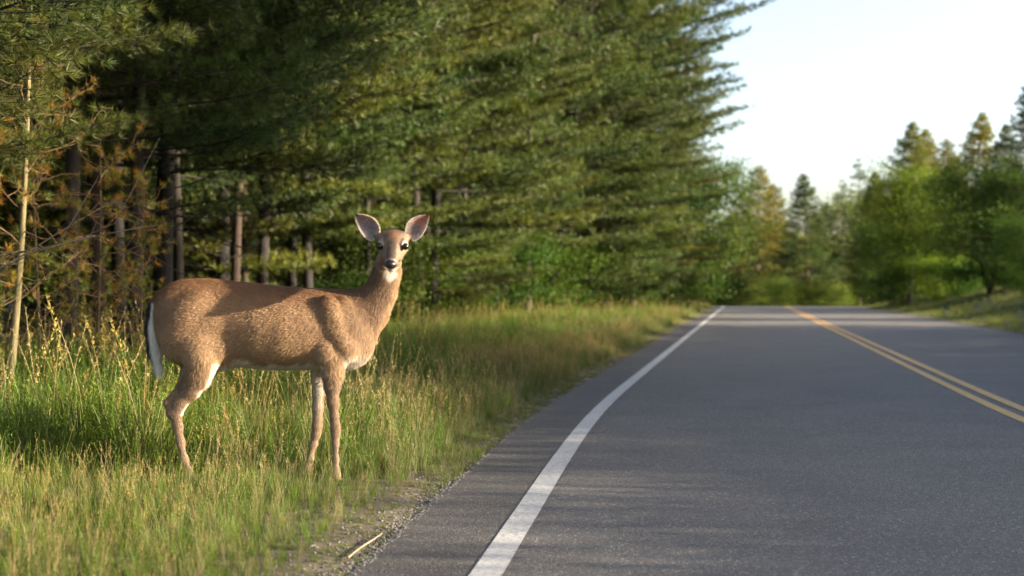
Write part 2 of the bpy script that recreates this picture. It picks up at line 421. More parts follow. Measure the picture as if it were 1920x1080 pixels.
K['far2'] = make_pine(33, 14, 4.5, 2.6, .26, 2, whorl=.7, openness=.6)
K['broad0'] = make_broadleaf(41, 9, 2.2, 3.4, .34, 26000, .13, (.075, .12, .02))
K['broad1'] = make_broadleaf(42, 8, .6, 3.2, .20, 24000, .13, (.055, .095, .022), multi=2)
K['shrub0'] = make_broadleaf(43, 1.9, .15, 1.1, .04, 8000, .07, (.06, .11, .02), multi=4)
K['shrub1'] = make_broadleaf(44, 1.3, .1, .9, .03, 6000, .055, (.085, .13, .025), multi=4)

def tree(kind, name, X, Y, s=1.0, rz=None, label=None, cat='tree', group=None, tint=(1, 1, 1), bark=(1, 1, 1), sz=None, dz=0):
    e = bpy.data.objects.new(name, None); COL.objects.link(e); e.empty_display_size = .3
    e.location = (X, Y, float(terrain(np.array(X), np.array(Y))) - .03 + dz)
    e.rotation_euler[2] = random.uniform(0, 6.28) if rz is None else rz
    e.scale = (s, s, s*(sz or 1)); e.rotation_euler[0] = random.gauss(0, .028); e.rotation_euler[1] = random.gauss(0, .028)
    e['label'] = label; e['category'] = cat
    if group: e['group'] = group
    tr = obj('trunk', K[kind][0], e); cr = obj('crown', K[kind][1], e)
    v = random.uniform(-1, 1)
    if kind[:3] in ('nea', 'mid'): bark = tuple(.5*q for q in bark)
    tr.color = (*bark, 1); cr.color = (tint[0]*(1+.30*v), tint[1]*(1+.14*v), tint[2], 1)
    return e
def at(px, Y): return (px-960)*Y/FPX

exec_trees = True
# front row of the left forest, near to far
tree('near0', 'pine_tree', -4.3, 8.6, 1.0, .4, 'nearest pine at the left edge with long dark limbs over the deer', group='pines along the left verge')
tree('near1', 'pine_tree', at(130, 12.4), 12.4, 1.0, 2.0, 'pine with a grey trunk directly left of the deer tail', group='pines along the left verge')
tree('near0', 'pine_tree', at(190, 14.2), 14.2, 1.05, 3.4, 'pine with a pale trunk tinted as lit leaning just behind the deer tail', group='pines along the left verge', bark=(1.3, 1.1, .95))  # brighter bark stands in for light on this trunk
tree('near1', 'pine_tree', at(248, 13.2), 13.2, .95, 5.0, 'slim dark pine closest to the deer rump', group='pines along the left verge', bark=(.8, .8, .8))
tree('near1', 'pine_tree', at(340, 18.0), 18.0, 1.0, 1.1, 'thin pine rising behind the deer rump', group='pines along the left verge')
tree('mid2', 'pine_tree', at(437, 21.0), 21.0, .9, .5, 'thin pine with a reddish trunk tinted as sunlit above the deer back', group='pines along the left verge', bark=(1.5, 1.15, .9))  # warm bark tint paints the sun on this trunk and the next
tree('mid2', 'pine_tree', at(458, 23.5), 23.5, .8, 2.2, 'second thin trunk tinted as sunlit above the deer back', group='pines along the left verge', bark=(1.5, 1.15, .9))
tree('mid0', 'pine_tree', at(488, 22.5), 22.5, 1.0, 2.6, 'thick dark pine trunk beside two thin ones tinted as sunlit', group='pines along the left verge', bark=(.6, .6, .6))
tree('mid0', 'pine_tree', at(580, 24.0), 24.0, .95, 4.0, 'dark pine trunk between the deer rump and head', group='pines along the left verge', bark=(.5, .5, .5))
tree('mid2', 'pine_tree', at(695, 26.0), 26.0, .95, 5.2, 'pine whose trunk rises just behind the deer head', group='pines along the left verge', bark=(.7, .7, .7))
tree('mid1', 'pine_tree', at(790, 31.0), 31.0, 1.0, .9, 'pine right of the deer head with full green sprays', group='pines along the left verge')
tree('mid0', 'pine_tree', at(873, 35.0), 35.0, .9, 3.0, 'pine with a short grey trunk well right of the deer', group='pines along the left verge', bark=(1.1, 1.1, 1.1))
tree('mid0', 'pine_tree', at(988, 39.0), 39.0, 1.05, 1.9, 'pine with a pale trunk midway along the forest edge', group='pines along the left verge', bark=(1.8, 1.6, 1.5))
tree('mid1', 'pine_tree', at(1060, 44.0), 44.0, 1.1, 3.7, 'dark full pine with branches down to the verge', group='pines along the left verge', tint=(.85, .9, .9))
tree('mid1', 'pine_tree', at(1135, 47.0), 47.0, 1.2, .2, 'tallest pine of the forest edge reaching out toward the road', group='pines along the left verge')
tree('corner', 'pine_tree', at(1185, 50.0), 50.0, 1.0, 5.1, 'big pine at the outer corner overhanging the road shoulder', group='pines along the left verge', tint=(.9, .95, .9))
tree('mid1', 'pine_tree', at(1215, 57.0), 57.0, .85, 2.4, 'pine at the far end of the left forest edge', group='pines along the left verge')
tree('broad1', 'broadleaf_tree', at(1262, 63.0), 63.0, .9, 2.4, 'dark leafy tree low at the far end of the forest edge', tint=(.8, .9, .8))
tree('young', 'pine_sapling', at(12, 9.6), 9.6, 1.0, 1.0, 'tallest thin pale sapling standing at the left border', group='saplings at the forest edge', bark=(.8, .8, .62))
SAP = [(70, 10.6, 1.0, 'sapling with amber twigs just right of the pale border sapling'), (175, 10.6, .85, 'small sapling with bright needle tufts in front of the dark pines'),
       (268, 10.8, .7, 'short sapling closest to the deer tail'), (-60, 9.4, 1.0, 'sapling leaning in from beyond the left border')]
for k, (px, Y, s_, lab) in enumerate(SAP):
    tree('young1', 'pine_sapling', at(px, Y), Y, s_, k*1.7, lab, group='saplings at the forest edge', bark=(.4, .34, .26), tint=(1.05, 1.0, .85))
# dark leafy trees that close the forest edge down to the grass
FILL = [(1035, 46, 1.0, 'dark leafy tree filling the gap left of the tallest forest edge pine'), (1095, 49, 1.1, 'dark leafy tree below the tallest forest edge pine'), (1150, 53, 1.1, 'dark leafy tree between the two corner pines'), (1205, 58, 1.0, 'dark leafy tree behind the outer corner pine')]
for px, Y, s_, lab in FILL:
    tree('broad1', 'broadleaf_tree', at(px, Y), Y, s_*.8, None, lab, group='dark leafy trees of the left forest edge', tint=(.55, .58, .48))  # dark tint paints the shaded recess of the forest edge
# rows deeper in the forest
kinds = ['mid0', 'mid2', 'mid0', 'mid1']
cnt = 0
for row in range(9):
    y = 7.0
    while y < 92:
        y += (2.6+row*.35)*random.uniform(.75, 1.3)*(1 + y/90)
        X = line_x(y) - 3.4 - 2.3*(row+1) - y*.02 + random.uniform(-.9, .9)
        if row < 2 and y < 12: continue
        k = kinds[cnt % 4] if row else 'mid0'
        if y > 50 or row > 5: k = 'far0'
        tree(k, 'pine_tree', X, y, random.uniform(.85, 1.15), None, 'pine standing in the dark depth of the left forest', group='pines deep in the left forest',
             tint=tuple(np.array((1, 1, 1))*random.uniform(.8, 1.15)), bark=(random.uniform(.12, .3),)*3); cnt += 1  # bark darkened to stand in for shade between the trees
# undergrowth at the forest edge
ug = [(930, 37, 'shrub0'), (1010, 41, 'shrub0'), (1045, 43, 'shrub1'), (1075, 45, 'shrub0'), (1150, 50, 'shrub0'), (1210, 55, 'shrub1'), (820, 34, 'shrub0'), (770, 31, 'shrub1')]
for k, (px, Y, kd) in enumerate(ug):
    lab = ['leafy bush left of the pale midway trunk', 'leafy bush right of the pale midway trunk', 'bright low bush at the foot of the dark full pine', 'round bush under the dark full pine',
           'bush below the tallest forest edge pine', 'small bush near the far corner of the forest', 'bush right of the deer beneath the pines', 'low bush just right of the deer neck'][k]
    tree(kd, 'bush', at(px, Y), Y, 1.25, None, lab, 'bush', 'bushes at the forest edge', tint=(.72, .75, .55))
for k in range(50):
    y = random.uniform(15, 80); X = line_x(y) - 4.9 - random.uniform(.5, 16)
    tree(random.choice(['shrub0', 'shrub1']), 'bush', X, y, random.uniform(.6, 1.25), None, 'low undergrowth bush between the trunks of the left forest', 'bush', 'undergrowth inside the left forest', tint=(.38, .38, .28))  # dark tint stands in for shade under the canopy

# far end of the road and right side; warm conifer tints stand in for sunlight
def rgt(kind, name, px, Y, top, label, s=None, **kw):
    X = at(px, Y); z0 = float(terrain(np.array(X), np.array(Y)))
    Ht = {'far0': 15, 'far1': 14, 'far2': 14, 'broad0': 9, 'broad1': 8, 'mid0': 15, 'mid1': 16, 'mid2': 13, 'shrub0': 1.9, 'shrub1': 1.3}[kind]
    want = CAM_H + (540-top)*Y/FPX - z0
    return tree(kind, name, X, Y, want/Ht, None, label, **kw)
mb_ = None
gF = 'pines beyond the road crest'
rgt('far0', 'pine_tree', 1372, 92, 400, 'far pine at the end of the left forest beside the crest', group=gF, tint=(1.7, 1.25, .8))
rgt('far0', 'pine_tree', 1418, 112, 312, 'tall brownish pine left of the road crest', group=gF, tint=(1.75, 1.3, .9), bark=(1.8, 1.5, 1.4))  # brownish needles, tint also brightened for warm sun
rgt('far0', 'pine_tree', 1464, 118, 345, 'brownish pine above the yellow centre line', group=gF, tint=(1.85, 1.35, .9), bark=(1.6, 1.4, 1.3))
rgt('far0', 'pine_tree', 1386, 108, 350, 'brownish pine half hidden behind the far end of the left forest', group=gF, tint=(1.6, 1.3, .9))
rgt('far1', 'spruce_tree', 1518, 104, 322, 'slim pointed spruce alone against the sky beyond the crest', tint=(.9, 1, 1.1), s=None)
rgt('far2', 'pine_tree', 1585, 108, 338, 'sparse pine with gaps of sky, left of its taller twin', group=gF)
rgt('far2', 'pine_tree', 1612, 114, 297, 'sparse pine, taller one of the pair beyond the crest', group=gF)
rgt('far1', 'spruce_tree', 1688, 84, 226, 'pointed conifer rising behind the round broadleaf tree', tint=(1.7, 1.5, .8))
rgt('far1', 'spruce_tree', 1742, 88, 240, 'conifer tinted sunlit yellow right behind the round broadleaf tree', tint=(2.1, 1.7, .8))
rgt('broad0', 'broadleaf_tree', 1706, 66, 300, 'round light green broadleaf tree with a pale trunk right of the road', tint=(1.5, 1.28, .9), bark=(2.6, 2.5, 2.4))  # leaf tint brightened and yellowed to stand in for sun
rgt('far1', 'spruce_tree', 1826, 80, 208, 'pointed conifer tinted sunlit yellow behind the dark tree at right', tint=(2.3, 1.8, .8))
rgt('far0', 'pine_tree', 1790, 92, 290, 'pine between the two sunlit-tinted conifers at right', group=gF, tint=(1.2, 1.1, .8))
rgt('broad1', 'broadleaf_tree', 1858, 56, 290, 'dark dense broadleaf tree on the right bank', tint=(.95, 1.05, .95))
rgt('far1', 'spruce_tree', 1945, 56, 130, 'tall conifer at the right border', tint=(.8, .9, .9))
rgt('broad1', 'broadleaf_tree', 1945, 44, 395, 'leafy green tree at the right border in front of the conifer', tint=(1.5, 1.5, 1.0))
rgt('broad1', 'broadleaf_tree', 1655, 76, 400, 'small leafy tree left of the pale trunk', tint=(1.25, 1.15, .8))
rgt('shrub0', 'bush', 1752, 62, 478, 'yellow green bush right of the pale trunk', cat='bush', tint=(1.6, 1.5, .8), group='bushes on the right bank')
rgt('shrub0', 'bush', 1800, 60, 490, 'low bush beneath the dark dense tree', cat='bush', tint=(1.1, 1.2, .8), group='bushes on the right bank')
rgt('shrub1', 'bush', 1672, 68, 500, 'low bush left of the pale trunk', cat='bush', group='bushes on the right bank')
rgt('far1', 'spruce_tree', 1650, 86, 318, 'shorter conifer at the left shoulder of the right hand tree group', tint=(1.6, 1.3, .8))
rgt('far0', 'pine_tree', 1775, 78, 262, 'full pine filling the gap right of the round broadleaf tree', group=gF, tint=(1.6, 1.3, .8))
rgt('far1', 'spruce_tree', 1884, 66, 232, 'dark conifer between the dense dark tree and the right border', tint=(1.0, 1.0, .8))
rgt('far0', 'pine_tree', 1552, 120, 380, 'pine tinted sunlit gold low in the gap beyond the crest', group=gF, tint=(2.3, 1.8, .9))
# far wood that closes the view
for k in range(46):
    Y = random.uniform(118, 165); px = 1290 + k*15 + random.uniform(-10, 10)
    top = random.uniform(395, 470) if px < 1640 else random.uniform(330, 430)
    kd = random.choice(['far0', 'far1', 'broad1', 'broad0'])
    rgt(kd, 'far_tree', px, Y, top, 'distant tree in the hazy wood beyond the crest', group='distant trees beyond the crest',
        tint=random.choice([(2.1, 1.6, .9), (1.7, 1.4, .8), (1.3, 1.25, .9)]))  # golden tints paint sunlight onto the distant crowns
for k in range(10):
    Y = random.uniform(84, 112); px = 1250+k*40+random.uniform(-8, 8)
    if 1600 < px < 1640: continue
    rgt(random.choice(['shrub0', 'shrub1']), 'bush', px, Y, random.uniform(515, 545), 'low bush in the hollow beyond the crest', cat='bush', group='bushes beyond the crest', tint=(1.1, 1.0, .7))
for k in range(9):                                        # trees further back on the right bank
    Y = random.uniform(52, 84); X = line_x(Y)+LANE+RW+16+random.uniform(2, 20)
    tree(random.choice(['far0', 'far1', 'broad1']), 'roadside_tree', X, Y, random.uniform(.6, .85), None, 'tree in the dense row at the top of the right bank', group='trees at the top of the right bank', tint=(.9, 1, .9))
# row of trees along the right verge nearer to the camera; they shade the road
SHADE = [(12.0, -9.5, .8), (15, -7.5, .9), (12.0, -5.0, .75), (15.5, -3.2, .9), (12.5, -.6, .7), (16.5, -.6, .8), (12.8, 9.9, 1.0), (16.2, 10.6, 1.2), (13.4, 13.2, .85), (16, 16.4, .7),
         (15.5, 21, .6), (17.5, 27.5, .6), (19.5, 34, .6), (22.5, 42, .6)]
for k, (X, Y, s) in enumerate(SHADE):
    tree(['broad1', 'broad0'][k % 2], 'roadside_tree', X, Y, s, None, 'leafy tree lining the right verge nearer than the bank', group='trees lining the near right verge')
for k, Y in enumerate(list(np.arange(-2, 33, 1.2))+list(np.arange(33, 80, 1.7))):
    X = line_x(Y)+LANE+RW+(random.uniform(2.2, 3.6) if Y < 33 else random.uniform(13, 16))
    tree('shrub0', 'bush', float(X), float(Y), random.uniform(1.15, 1.45), None, 'unseen bush added along the right side to shade the road', 'bush', 'unseen bushes added to shade the road')  # out of view, added to keep direct sun off the road

# ------------------------------------------------------------------ grass: one object of tufts scattered on the verge
def blade(mb, base, h, w, lean, az, col, segs=3, tipc=None):
    t = np.linspace(0, 1, segs+1)
    d = np.array([math.cos(az), math.sin(az), 0]); s = np.array([-math.sin(az+random.uniform(-.9, .9)), math.cos(az), 0])
    P = base + np.outer(h*t, [0, 0, 1])*(1-.35*lean*t[:, None]) + np.outer(lean*h*t**2, d)
    W = w*(1-t**1.5)*.5
    Lv = P[:-1] - s*W[:-1, None]; Rv = P[:-1] + s*W[:-1, None]
    V = np.vstack([np.stack([Lv, Rv], 1).reshape(-1, 3), P[-1:]])
    Q = [(2*i, 2*i+1, 2*i+3, 2*i+2) for i in range(segs-1)]
    T = [(2*segs-2, 2*segs-1, 2*segs)]
    c0 = np.asarray(col); c1 = np.asarray(tipc if tipc is not None else col)
    tt = np.append(np.repeat(t[:-1], 2), 1)[:, None]
    mb.add(V, T, Q, c0*(1-tt)+c1*tt)

def tuft(n, h, w, rad, lean, col, tip, seedhead=0, var=.25):
    mb = MB()
    for k in range(n):
        a = random.uniform(0, 6.28); r_ = rad*math.sqrt(random.random()); c = np.asarray(col)*random.uniform(1-var, 1+var)
        tp = np.asarray(tip)*random.uniform(1-var, 1+var)
        if random.random() < .22: c = np.array([.16, .14, .075])*random.uniform(.7, 1.3); tp = c*1.2
        blade(mb, np.array([math.cos(a)*r_, math.sin(a)*r_, -.01]), h*random.uniform(.45, 1.15), w*random.uniform(.6, 1.2), random.uniform(.1, lean), a+random.uniform(-1, 1), c, 3, tp)
    for k in range(seedhead):
        a = random.uniform(0, 6.28); hh = h*random.uniform(1.2, 1.7); l = random.uniform(.05, .25)
        P = np.array([[math.cos(a)*l*hh*t*t, math.sin(a)*l*hh*t*t, hh*t] for t in np.linspace(0, 1, 5)])
        c = np.array([.27, .21, .10])*random.uniform(.8, 1.2)
        mb.tube(P, np.linspace(.0014, .0008, 5), 3, c)
        m = 16; u = np.random.default_rng(k).random(m); C = P[-1] + (P[-1]-P[-2])*(-u[:, None])*1.0
        D = norm(np.tile(P[-1]-P[-2], (m, 1)) + rng.normal(size=(m, 3))*.05)
        needles(mb, C, D, 1, .018, .005, np.tile(c*1.25, (m, 1)), .5)
    return mb.mesh('grass_tuft', [M_grass])

def weed(h, nst, lf, col):
    """leafy stems with small alternate leaves"""
    mb = MB()
    for s_ in range(nst):
        a = random.uniform(0, 6.28); ln = random.uniform(.05, .35); hh = h*random.uniform(.6, 1.1); rr = .03*random.random()
        P = np.array([[math.cos(a)*(rr+ln*hh*t**1.6), math.sin(a)*(rr+ln*hh*t**1.6), hh*t] for t in np.linspace(0, 1, 6)])
        c = np.asarray(col)*random.uniform(.8, 1.2)
        mb.tube(P, np.linspace(.0022, .001, 6), 3, c*.9)
        m = int(hh/.016)
        for k in range(m):
            t = .15+.85*k/m; q = np.array([np.interp(t, np.linspace(0, 1, 6), P[:, i]) for i in range(3)])
            aa = k*2.4+a; up = random.uniform(.3, 1.0); d = norm(np.array([math.cos(aa), math.sin(aa), up])); sd = norm(np.cross(d, [0, 0, 1]))
            l = lf*(1.15-t*.7)*random.uniform(.7, 1.2); w_ = l*.13
            V = np.array([q, q+d*l*.45-sd*w_, q+d*l, q+d*l*.45+sd*w_]); cc = c*random.uniform(.8, 1.3)*(1+.5*t)
            mb.add(V, None, [(0, 1, 2, 3)], cc)
    return mb.mesh('leafy_weed', [M_grass])

def stalk(h, col):
    mb = MB(); a = random.uniform(0, 6.28); l = random.uniform(.05, .3)
    P = np.array([[math.cos(a)*l*h*t*t, math.sin(a)*l*h*t*t, h*t] for t in np.linspace(0, 1, 8)])
    mb.tube(P, np.linspace(.0022, .001, 8), 3, col)
    for k in range(46):
        t = random.uniform(.62, 1.0); q = np.array([np.interp(t, np.linspace(0, 1, 8), P[:, i]) for i in range(3)])
        q = q + rng.normal(size=3)*.008*(1.3-t)
        needles(mb, q[None], norm(rng.normal(size=(1, 3))+np.array([0, 0, 1.3])), 2, .017, .006, np.array([[.34, .27, .09]])*random.uniform(.7, 1.3), .5)
    for k in range(3): blade(mb, P[1+k], .18, .005, 1.0, random.uniform(0, 6.28), np.array([.09, .13, .03]))
    return mb.mesh('seed_stalk', [M_grass])

G = (.082, .122, .028); GT = (.135, .165, .04); D = (.215, .20, .115); DT = (.34, .31, .19)
tufts = [tuft(44, .17, .0042, .06, .6, G, GT), tuft(38, .22, .004, .055, .8, G, GT), tuft(40, .13, .0045, .07, .7, (.09, .13, .025), GT),
         tuft(36, .24, .003, .06, .5, D, DT, 3), tuft(30, .30, .0028, .06, .45, D, DT, 5), tuft(34, .12, .003, .06, .8, (.17, .13, .07), D),
         weed(.34, 7, .034, (.11, .175, .022)), weed(.26, 8, .026, (.13, .19, .025)), weed(.44, 6, .038, (.10, .16, .022)),
         tuft(26, .38, .0055, .06, .5, G, GT, 1), stalk(.62, (.15, .17, .05)), stalk(.5, (.2, .19, .07)),
         tuft(46, .07, .004, .07, 1.0, (.08, .12, .025), GT)]
tcol = bpy.data.collections.new('tuft_kinds')
for k, me in enumerate(tufts):
    o = bpy.data.objects.new('tuft_%02d' % k, me); tcol.objects.link(o)

def scatter(name, pts, idx, scl, tint, coll, label, tilt=.15, cat=None):
    n = len(pts); me = bpy.data.meshes.new(name); me.vertices.add(n); me.vertices.foreach_set('co', np.asarray(pts, np.float32).ravel())
    rot = np.stack([rng.normal(size=n)*tilt, rng.normal(size=n)*tilt, rng.uniform(0, 6.28, n)], 1).astype(np.float32)
    me.attributes.new('rot', 'FLOAT_VECTOR', 'POINT').data.foreach_set('vector', rot.ravel())
    me.attributes.new('scl', 'FLOAT', 'POINT').data.foreach_set('value', np.asarray(scl, np.float32))
    me.attributes.new('idx', 'INT', 'POINT').data.foreach_set('value', np.asarray(idx, np.int32))
    c = np.ones((n, 4), np.float32); c[:, :3] = tint
    me.attributes.new('tint', 'FLOAT_COLOR', 'POINT').data.foreach_set('color', c.ravel())
    o = obj(name, me, label=label, kind='stuff')
    ng = bpy.data.node_groups.new(name+'_scatter', 'GeometryNodeTree')
    ng.interface.new_socket('Geometry', in_out='INPUT', socket_type='NodeSocketGeometry'); ng.interface.new_socket('Geometry', in_out='OUTPUT', socket_type='NodeSocketGeometry')
    gi = ng.nodes.new('NodeGroupInput'); go = ng.nodes.new('NodeGroupOutput'); ip = ng.nodes.new('GeometryNodeInstanceOnPoints')
    ci = ng.nodes.new('GeometryNodeCollectionInfo'); ci.inputs['Collection'].default_value = coll
    ci.inputs['Separate Children'].default_value = True; ci.inputs['Reset Children'].default_value = True
    def attr(nm, t):
        a = ng.nodes.new('GeometryNodeInputNamedAttribute'); a.data_type = t; a.inputs['Name'].default_value = nm; return a.outputs['Attribute']
    er = ng.nodes.new('FunctionNodeEulerToRotation')
    L = ng.links; L.new(gi.outputs[0], ip.inputs['Points']); L.new(ci.outputs[0], ip.inputs['Instance']); ip.inputs['Pick Instance'].default_value = True
    L.new(attr('idx', 'INT'), ip.inputs['Instance Index']); L.new(attr('rot', 'FLOAT_VECTOR'), er.inputs[0]); L.new(er.outputs[0], ip.inputs['Rotation'])
    L.new(attr('scl', 'FLOAT'), ip.inputs['Scale']); L.new(ip.outputs[0], go.inputs[0])
    md = o.modifiers.new('scatter', 'NODES'); md.node_group = ng
    return o

# sample points: density falls with distance
def band(n, y0, y1, l0, l1, side=-1):
    y = y0*(y1/y0)**rng.random(n); u = rng.random(n)
    d = l0 + (l1-l0)*u
    p_ = -SH-d if side < 0 else LANE+RW+d
    x, yy = off(y, p_); return x, yy, d
X_, Y_, Dd = band(85000, 3.6, 88, -.03, 7.5)
vis = (X_ > -.40*np.maximum(Y_, 1)-.6)
X_, Y_, Dd = X_[vis], Y_[vis], Dd[vis]
nz = fbm(X_*1.3, Y_*1.3, 11); nz2 = fbm(X_*.5, Y_*.35, 23)
# fewer tufts right at the asphalt where gravel shows
keep = (rng.random(len(X_)) < smooth01((Dd+.09+(nz-.45)*.30)/.12)*.95+.05)
keep &= ~((Dd > 4.0) & (rng.random(len(X_)) < smooth01((Dd-3.6)/2.2)*.85))
X_, Y_, Dd, nz, nz2 = X_[keep], Y_[keep], Dd[keep], nz[keep], nz2[keep]
n = len(X_); r1 = rng.random(n)
near = smooth01((7.55-Y_)/.8)*smooth01((X_+2.6)/.6) + .6*smooth01((7.4-Y_)/1.2)*(1-smooth01((X_+2.6)/.6))                                  # mown shorter in front of the deer
dry = (1-.6*smooth01((Y_-14)/20))*np.clip(smooth01((1.45-Dd + (nz2-.45)*1.6)/1.2)*(.25+.75*smooth01((Y_-6.6)/1.2)), 0, 1)*.85
lush = smooth01((Dd-1.1+(nz-.45))/1.0)*smooth01((Y_-6.9)/1.0)
idx = np.where(r1 < dry*.60, rng.choice([3, 4, 3, 5], n), np.where(r1 < dry*.60+(.20+lush*.58), rng.choice([6, 7, 8, 7, 6], n), rng.choice([0, 1, 2, 0, 9], n)))
idx = np.where((near > .5) & np.isin(idx, [4, 8, 9, 0, 1]), rng.choice([0, 2, 5, 7, 6, 3, 12, 5, 9, 3], n), idx)
idx = np.where(Dd < .22, rng.choice([5, 12, 2, 12], n), idx)
idx = np.where((lush > .3) & (rng.random(n) < .035), rng.choice([10, 11], n), idx)
sc_ = (.45+.95*nz)*(1-.55*near)*(.5+.5*smooth01(Dd/.8))*(1+.25*lush)*rng.uniform(.8, 1.2, n)
sc_ *= 1 - .15*smooth01((Y_-9)/8)
tn = np.stack([1.0+.20*(nz2-.45)*2, np.full(n, 1.0), .9+.1*dry], 1)*rng.uniform(.8, 1.2, (n, 1))*(1.0)
P_ = np.stack([X_, Y_, terrain(X_, Y_)], 1)
scatter('verge_grass', P_, idx, sc_, tn, tcol, 'mixed green and straw coloured grass on the left verge')
X_, Y_, Dd = band(15000, 18, 88, .0, 14, 1); vis = X_ < .42*Y_+1
X_, Y_, Dd = X_[vis], Y_[vis], Dd[vis]; n = len(X_)
scatter('bank_grass', np.stack([X_, Y_, terrain(X_, Y_)], 1), rng.choice([0, 1, 2, 2, 12], n), rng.uniform(.6, 1.3, n)*(.5+.5*smooth01(Dd/.8)), np.tile([1.25, 1.2, .9], (n, 1))*rng.uniform(.8, 1.2, (n, 1)), tcol, 'short green grass on the right bank')

# gravel at the asphalt edge
M_stone, nt, b, out = new_mat('gravel_stone')
at_ = N(nt, 'ShaderNodeAttribute', attribute_name='tint', attribute_type='INSTANCER'); nt.links.new(at_.outputs['Color'], b.inputs['Base Color']); b.inputs['Roughness'].default_value = .85
scol = bpy.data.collections.new('stone_kinds')
for k in range(5):
    r = np.random.default_rng(k+50); phi = (1+5**.5)/2
    V = np.array([(-1, phi, 0), (1, phi, 0), (-1, -phi, 0), (1, -phi, 0), (0, -1, phi), (0, 1, phi), (0, -1, -phi), (0, 1, -phi), (phi, 0, -1), (phi, 0, 1), (-phi, 0, -1), (-phi, 0, 1)])/1.9
    F = [(0, 11, 5), (0, 5, 1), (0, 1, 7), (0, 7, 10), (0, 10, 11), (1, 5, 9), (5, 11, 4), (11, 10, 2), (10, 7, 6), (7, 1, 8), (3, 9, 4), (3, 4, 2), (3, 2, 6), (3, 6, 8), (3, 8, 9), (4, 9, 5), (2, 4, 11), (6, 2, 10), (8, 6, 7), (9, 8, 1)]
    V = V*r.uniform(.7, 1.2, (12, 1))*np.array([1, .8, .55])
    scol.objects.link(bpy.data.objects.new('stone_%d' % k, mesh_np('stone', V, F, None, None, False, [M_stone])))
X_, Y_, Dd = band(15000, 4.0, 22, -.03, .38); n = len(X_)
kp = rng.random(n) < np.exp(-np.maximum(Dd, 0)*12)
X_, Y_, Dd = X_[kp], Y_[kp], Dd[kp]; n = len(X_)
g = rng.uniform(.05, .20, (n, 1))
scatter('gravel', np.stack([X_, Y_, np.maximum(terrain(X_, Y_), -.002)+.002], 1), rng.integers(0, 5, n), rng.uniform(.0025, .009, n), g*np.array([1, .93, .85]), scol, 'loose grey gravel and grit along the asphalt edge', tilt=.4)

# dry stick at the asphalt edge
mb = MB(); x, y = off(5.02, -SH-.05); x2, y2 = off(5.55, -SH-.035)
t = np.linspace(0, 1, 9); P = np.stack([x+(x2-x)*t, y+(y2-y)*t+.004*np.sin(t*7), .016+.003*np.sin(t*5)], 1)
mb.tube(P, np.linspace(.0045, .0025, 9)); mb.tube(np.array([P[5], P[5]+[-.03, .04, .012], P[5]+[-.05, .09, .01]]), np.array([.003, .002, .001]), 4)
M_stick, _nt, _b, _ = new_mat('dry_stick'); _b.inputs['Roughness'].default_value = .8
_nt.links.new(ramp(_nt, noise_tex(_nt, 60, 4), [(.3, (.24, .17, .11)), (.7, (.34, .28, .21))]), _b.inputs['Base Color'])
obj('dry_stick', mb.mesh('dry_stick', [M_stick], True), label='thin pale dry stick lying on gravel at the asphalt edge', cat='stick')

#DEER#
# ------------------------------------------------------------------ the deer
DY = 7.05; DX = -1.217                                        # where the deer stands; its parts are in metres from that point
def dp(px, py, y=0.0):
    """measured outline point -> deer-local metres on the plane y in front of / behind its mid plane"""
    s = (DY+y)/FPX; return np.array([(px-960)*s - DX, y, CAM_H - (py-540)*s])
H_ = .0048
g0 = np.array([-.66, -.37, -.03]); g1 = np.array([.80, .24, 1.36])
dims = np.ceil((g1-g0)/H_).astype(int)
ax = [g0[i]+np.arange(dims[i])*H_ for i in range(3)]
S = np.full(dims, .5, np.float32)
def region(lo, hi):
    sl = []
    for i in range(3):
        a = int(max(0, math.floor((lo[i]-g0[i])/H_))); b_ = int(min(dims[i], math.ceil((hi[i]-g0[i])/H_)+1)); sl.append(slice(a, max(b_, a+1)))
    return tuple(sl)
def coords(sl): return np.meshgrid(ax[0][sl[0]], ax[1][sl[1]], ax[2][sl[2]], indexing='ij', sparse=True)
def smin(a, b, k):
    h = np.maximum(k-np.abs(a-b), 0)/k; return np.minimum(a, b) - h*h*k*.25
def put(sl, d, k): S[sl] = smin(S[sl], d.astype(np.float32), k)
def rcone(a, b, ra, rb, k=.02, sy=1.0):
    a = np.asarray(a, float); b = np.asarray(b, float); m = max(ra, rb)*max(1, sy)+k+.03
    sl = region(np.minimum(a, b)-m, np.maximum(a, b)+m); X, Y, Z = coords(sl)
    w = np.array([1, 1/sy, 1]); A = a*w; B = (b-a)*w; Y = Y/sy
    t = np.clip(((X-A[0])*B[0]+(Y-A[1])*B[1]+(Z-A[2])*B[2])/(B@B+1e-9), 0, 1)
    d = np.sqrt((X-A[0]-t*B[0])**2+(Y-A[1]-t*B[1])**2+(Z-A[2]-t*B[2])**2) - (ra+(rb-ra)*t)
    put(sl, d*min(1, sy), k)
def chain(pts, k=.018, sy=1.0):
    for (a, ra), (b, rb) in zip(pts[:-1], pts[1:]): rcone(a, b, ra, rb, k, sy)
def ell(c, rad, axes=None, k=.03, sub=False):
    c = np.asarray(c, float); rad = np.asarray(rad, float); m = rad.max()+k+.02
    sl = region(c-m, c+m); X, Y, Z = coords(sl)
    A = np.eye(3) if axes is None else np.asarray(axes)
    q = [((X-c[0])*A[i][0]+(Y-c[1])*A[i][1]+(Z-c[2])*A[i][2])/rad[i] for i in range(3)]
    n = np.sqrt(q[0]**2+q[1]**2+q[2]**2)
    n2 = np.sqrt((q[0]/rad[0])**2+(q[1]/rad[1])**2+(q[2]/rad[2])**2)+1e-6
    d = n*(n-1)/n2
    if sub: S[sl] = -smin(-S[sl], d.astype(np.float32), k)
    else: put(sl, d, k)
PX = 1/378.
